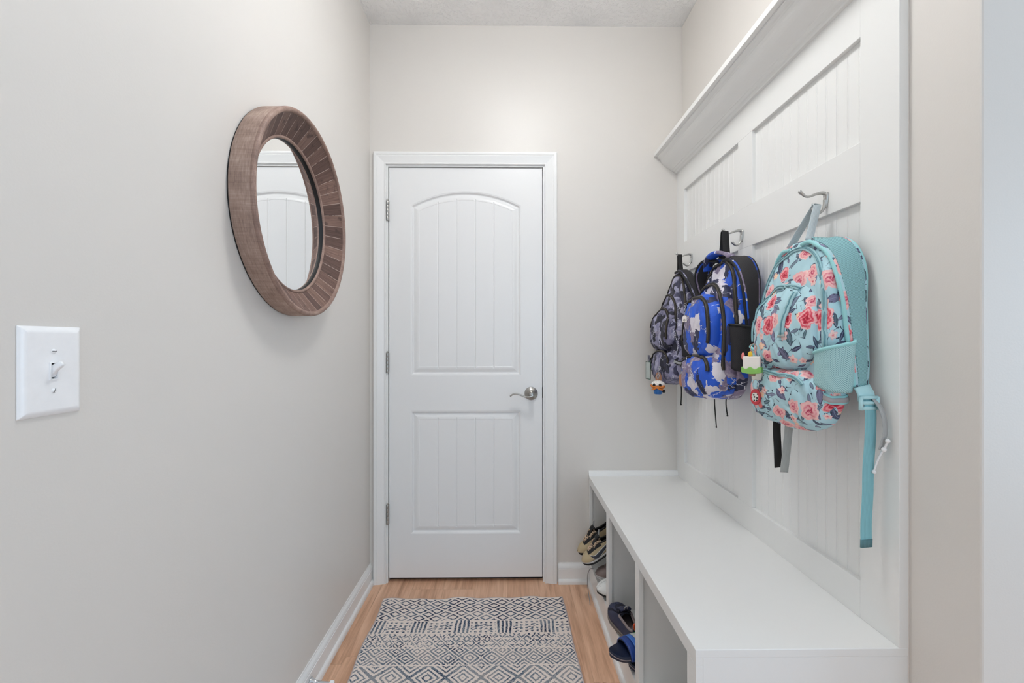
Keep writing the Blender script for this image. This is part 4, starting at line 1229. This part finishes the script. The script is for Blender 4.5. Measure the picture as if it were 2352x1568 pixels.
# ------------------------------------------------------------------ light switch
SY, SZ = .6585, 1.1420
sw = thing('light_switch', 'white toggle light switch plate on the left wall near the camera', 'switch', (XL, SY, SZ))
def plate_pt(y, z):
    hy, hz = .0445, .0652
    e = min(hy - abs(y), hz - abs(z))
    return Vector((.0014 + .0052 * math.sin(min(1, e / .010) * PI / 2) ** .8, y, z))
ys = sorted(set([round(s * q, 5) for s in (-1, 1) for q in [0, .0052] + list(frange(.0052, .0345, 6)) + list(frange(.0345, .0445, 12))]))
zs = sorted(set([round(s * q, 5) for s in (-1, 1) for q in [0, .0122] + list(frange(.0122, .0552, 6)) + list(frange(.0552, .0652, 12))]))
mb = MB()
vid = {}
verts = []
for a in ys:
    for b in zs:
        vid[(a, b)] = len(verts); verts.append(plate_pt(a, b))
faces = []
for i in range(len(ys) - 1):
    for j in range(len(zs) - 1):
        ym, zm = (ys[i] + ys[i + 1]) / 2, (zs[j] + zs[j + 1]) / 2
        if abs(ym) < .0052 and abs(zm) < .0122: continue
        faces.append((vid[(ys[i], zs[j])], vid[(ys[i + 1], zs[j])], vid[(ys[i + 1], zs[j + 1])], vid[(ys[i], zs[j + 1])]))
mb.add(verts, faces, True)
h = (.0445, .0652)
mb.add([(0.0003, -h[0], -h[1]), (0.0003, h[0], -h[1]), (0.0003, h[0], h[1]), (0.0003, -h[0], h[1]), (.0014, -h[0], -h[1]), (.0014, h[0], -h[1]), (.0014, h[0], h[1]), (.0014, -h[0], h[1])], [(0, 1, 5, 4), (1, 2, 6, 5), (2, 3, 7, 6), (3, 0, 4, 7)])
mb.build('plate', m_plastic, sw)
mb = MB()
for (a, b, c_, d_) in ((-.0064, -.0048, -.0130, .0130), (.0048, .0064, -.0130, .0130), (-.0048, .0048, -.0130, -.0116), (-.0048, .0048, .0116, .0130)):
    mb.box(.002, .0082, a, b, c_, d_)
mb.build('toggle_bezel', m_plastic, sw)
MB().box(.0006, .0012, -.0048, .0048, -.0116, .0116).build('toggle_slot', plain('slot_grey', (120, 120, 122), .6), sw)
mb = MB()
P = [((.0030, 0, .000), .0040, .0070), ((.0090, 0, .0045), .0038, .0052), ((.0160, 0, .0092), .0036, .0042), ((.0195, 0, .0116), .0033, .0036)]
verts, faces = [], []
ax = Vector((.0165, 0, .0116)).normalized(); up = Vector((-ax.z, 0, ax.x))
for c_, hy, hu in P:
    for k in range(16):
        a = 2 * PI * k / 16
        verts.append(Vector(c_) + Vector((0, 1, 0)) * hy * spow(math.cos(a), .5) + up * hu * spow(math.sin(a), .5))
for i in range(3):
    for k in range(16): faces.append((i * 16 + k, i * 16 + (k + 1) % 16, (i + 1) * 16 + (k + 1) % 16, (i + 1) * 16 + k))
faces.append(tuple(range(48, 64)))
mb.add(verts, faces, True)
mb.lathe([(0.0, .0048), (.006, .0048)], 'Z') if False else None
mb.grid(lambda a, b: Vector((.0020 + .0052 * math.cos(a), b, -.001 + .0085 * math.sin(a))), frange(-1.4, 1.4, 12), frange(-.0042, .0042, 3))
mb.build('toggle', m_plastic, sw)
for z_, ang in ((.0290, 0), (-.0290, 62)):
    s_ = MB().lathe([(0, .0082), (.0020, .0080), (.0034, .0070), (.0036, .0060)], 'X', (0, 0, z_), 20).build('screw', m_plastic, sw)
    MB().box(.0078, .0083, -.0033, .0033, -.00045, .00045).xf(Matrix.Translation((0, 0, z_)) @ Matrix.Rotation(R(ang), 4, 'X')).build('screw_slot', plain('slot_dark', (90, 90, 92), .6), s_)

# ------------------------------------------------------------------ door stop on the left baseboard
ds = thing('door_stop', 'small chrome door stop on the left baseboard at the lower edge', 'door stop', (XL + .0132, 1.492, .046))
MB().lathe([(0, 0), (.0125, 0), (.0135, .0015), (.0125, .004), (.0085, .010), (.0060, .018), (.0046, .028), (.0042, .045), (.0042, .066), (.0042, .068)], 'X', (0, 0, 0), 28).xf(Matrix.Rotation(R(6), 4, 'Y')).build('stem', m_chrome, ds)
MB().lathe([(.0042, .066), (.0085, .066), (.0090, .070), (.0085, .078), (.006, .080), (0, .080)], 'X', (0, 0, 0), 20).xf(Matrix.Rotation(R(6), 4, 'Y')).build('rubber_tip', m_plastic, ds)
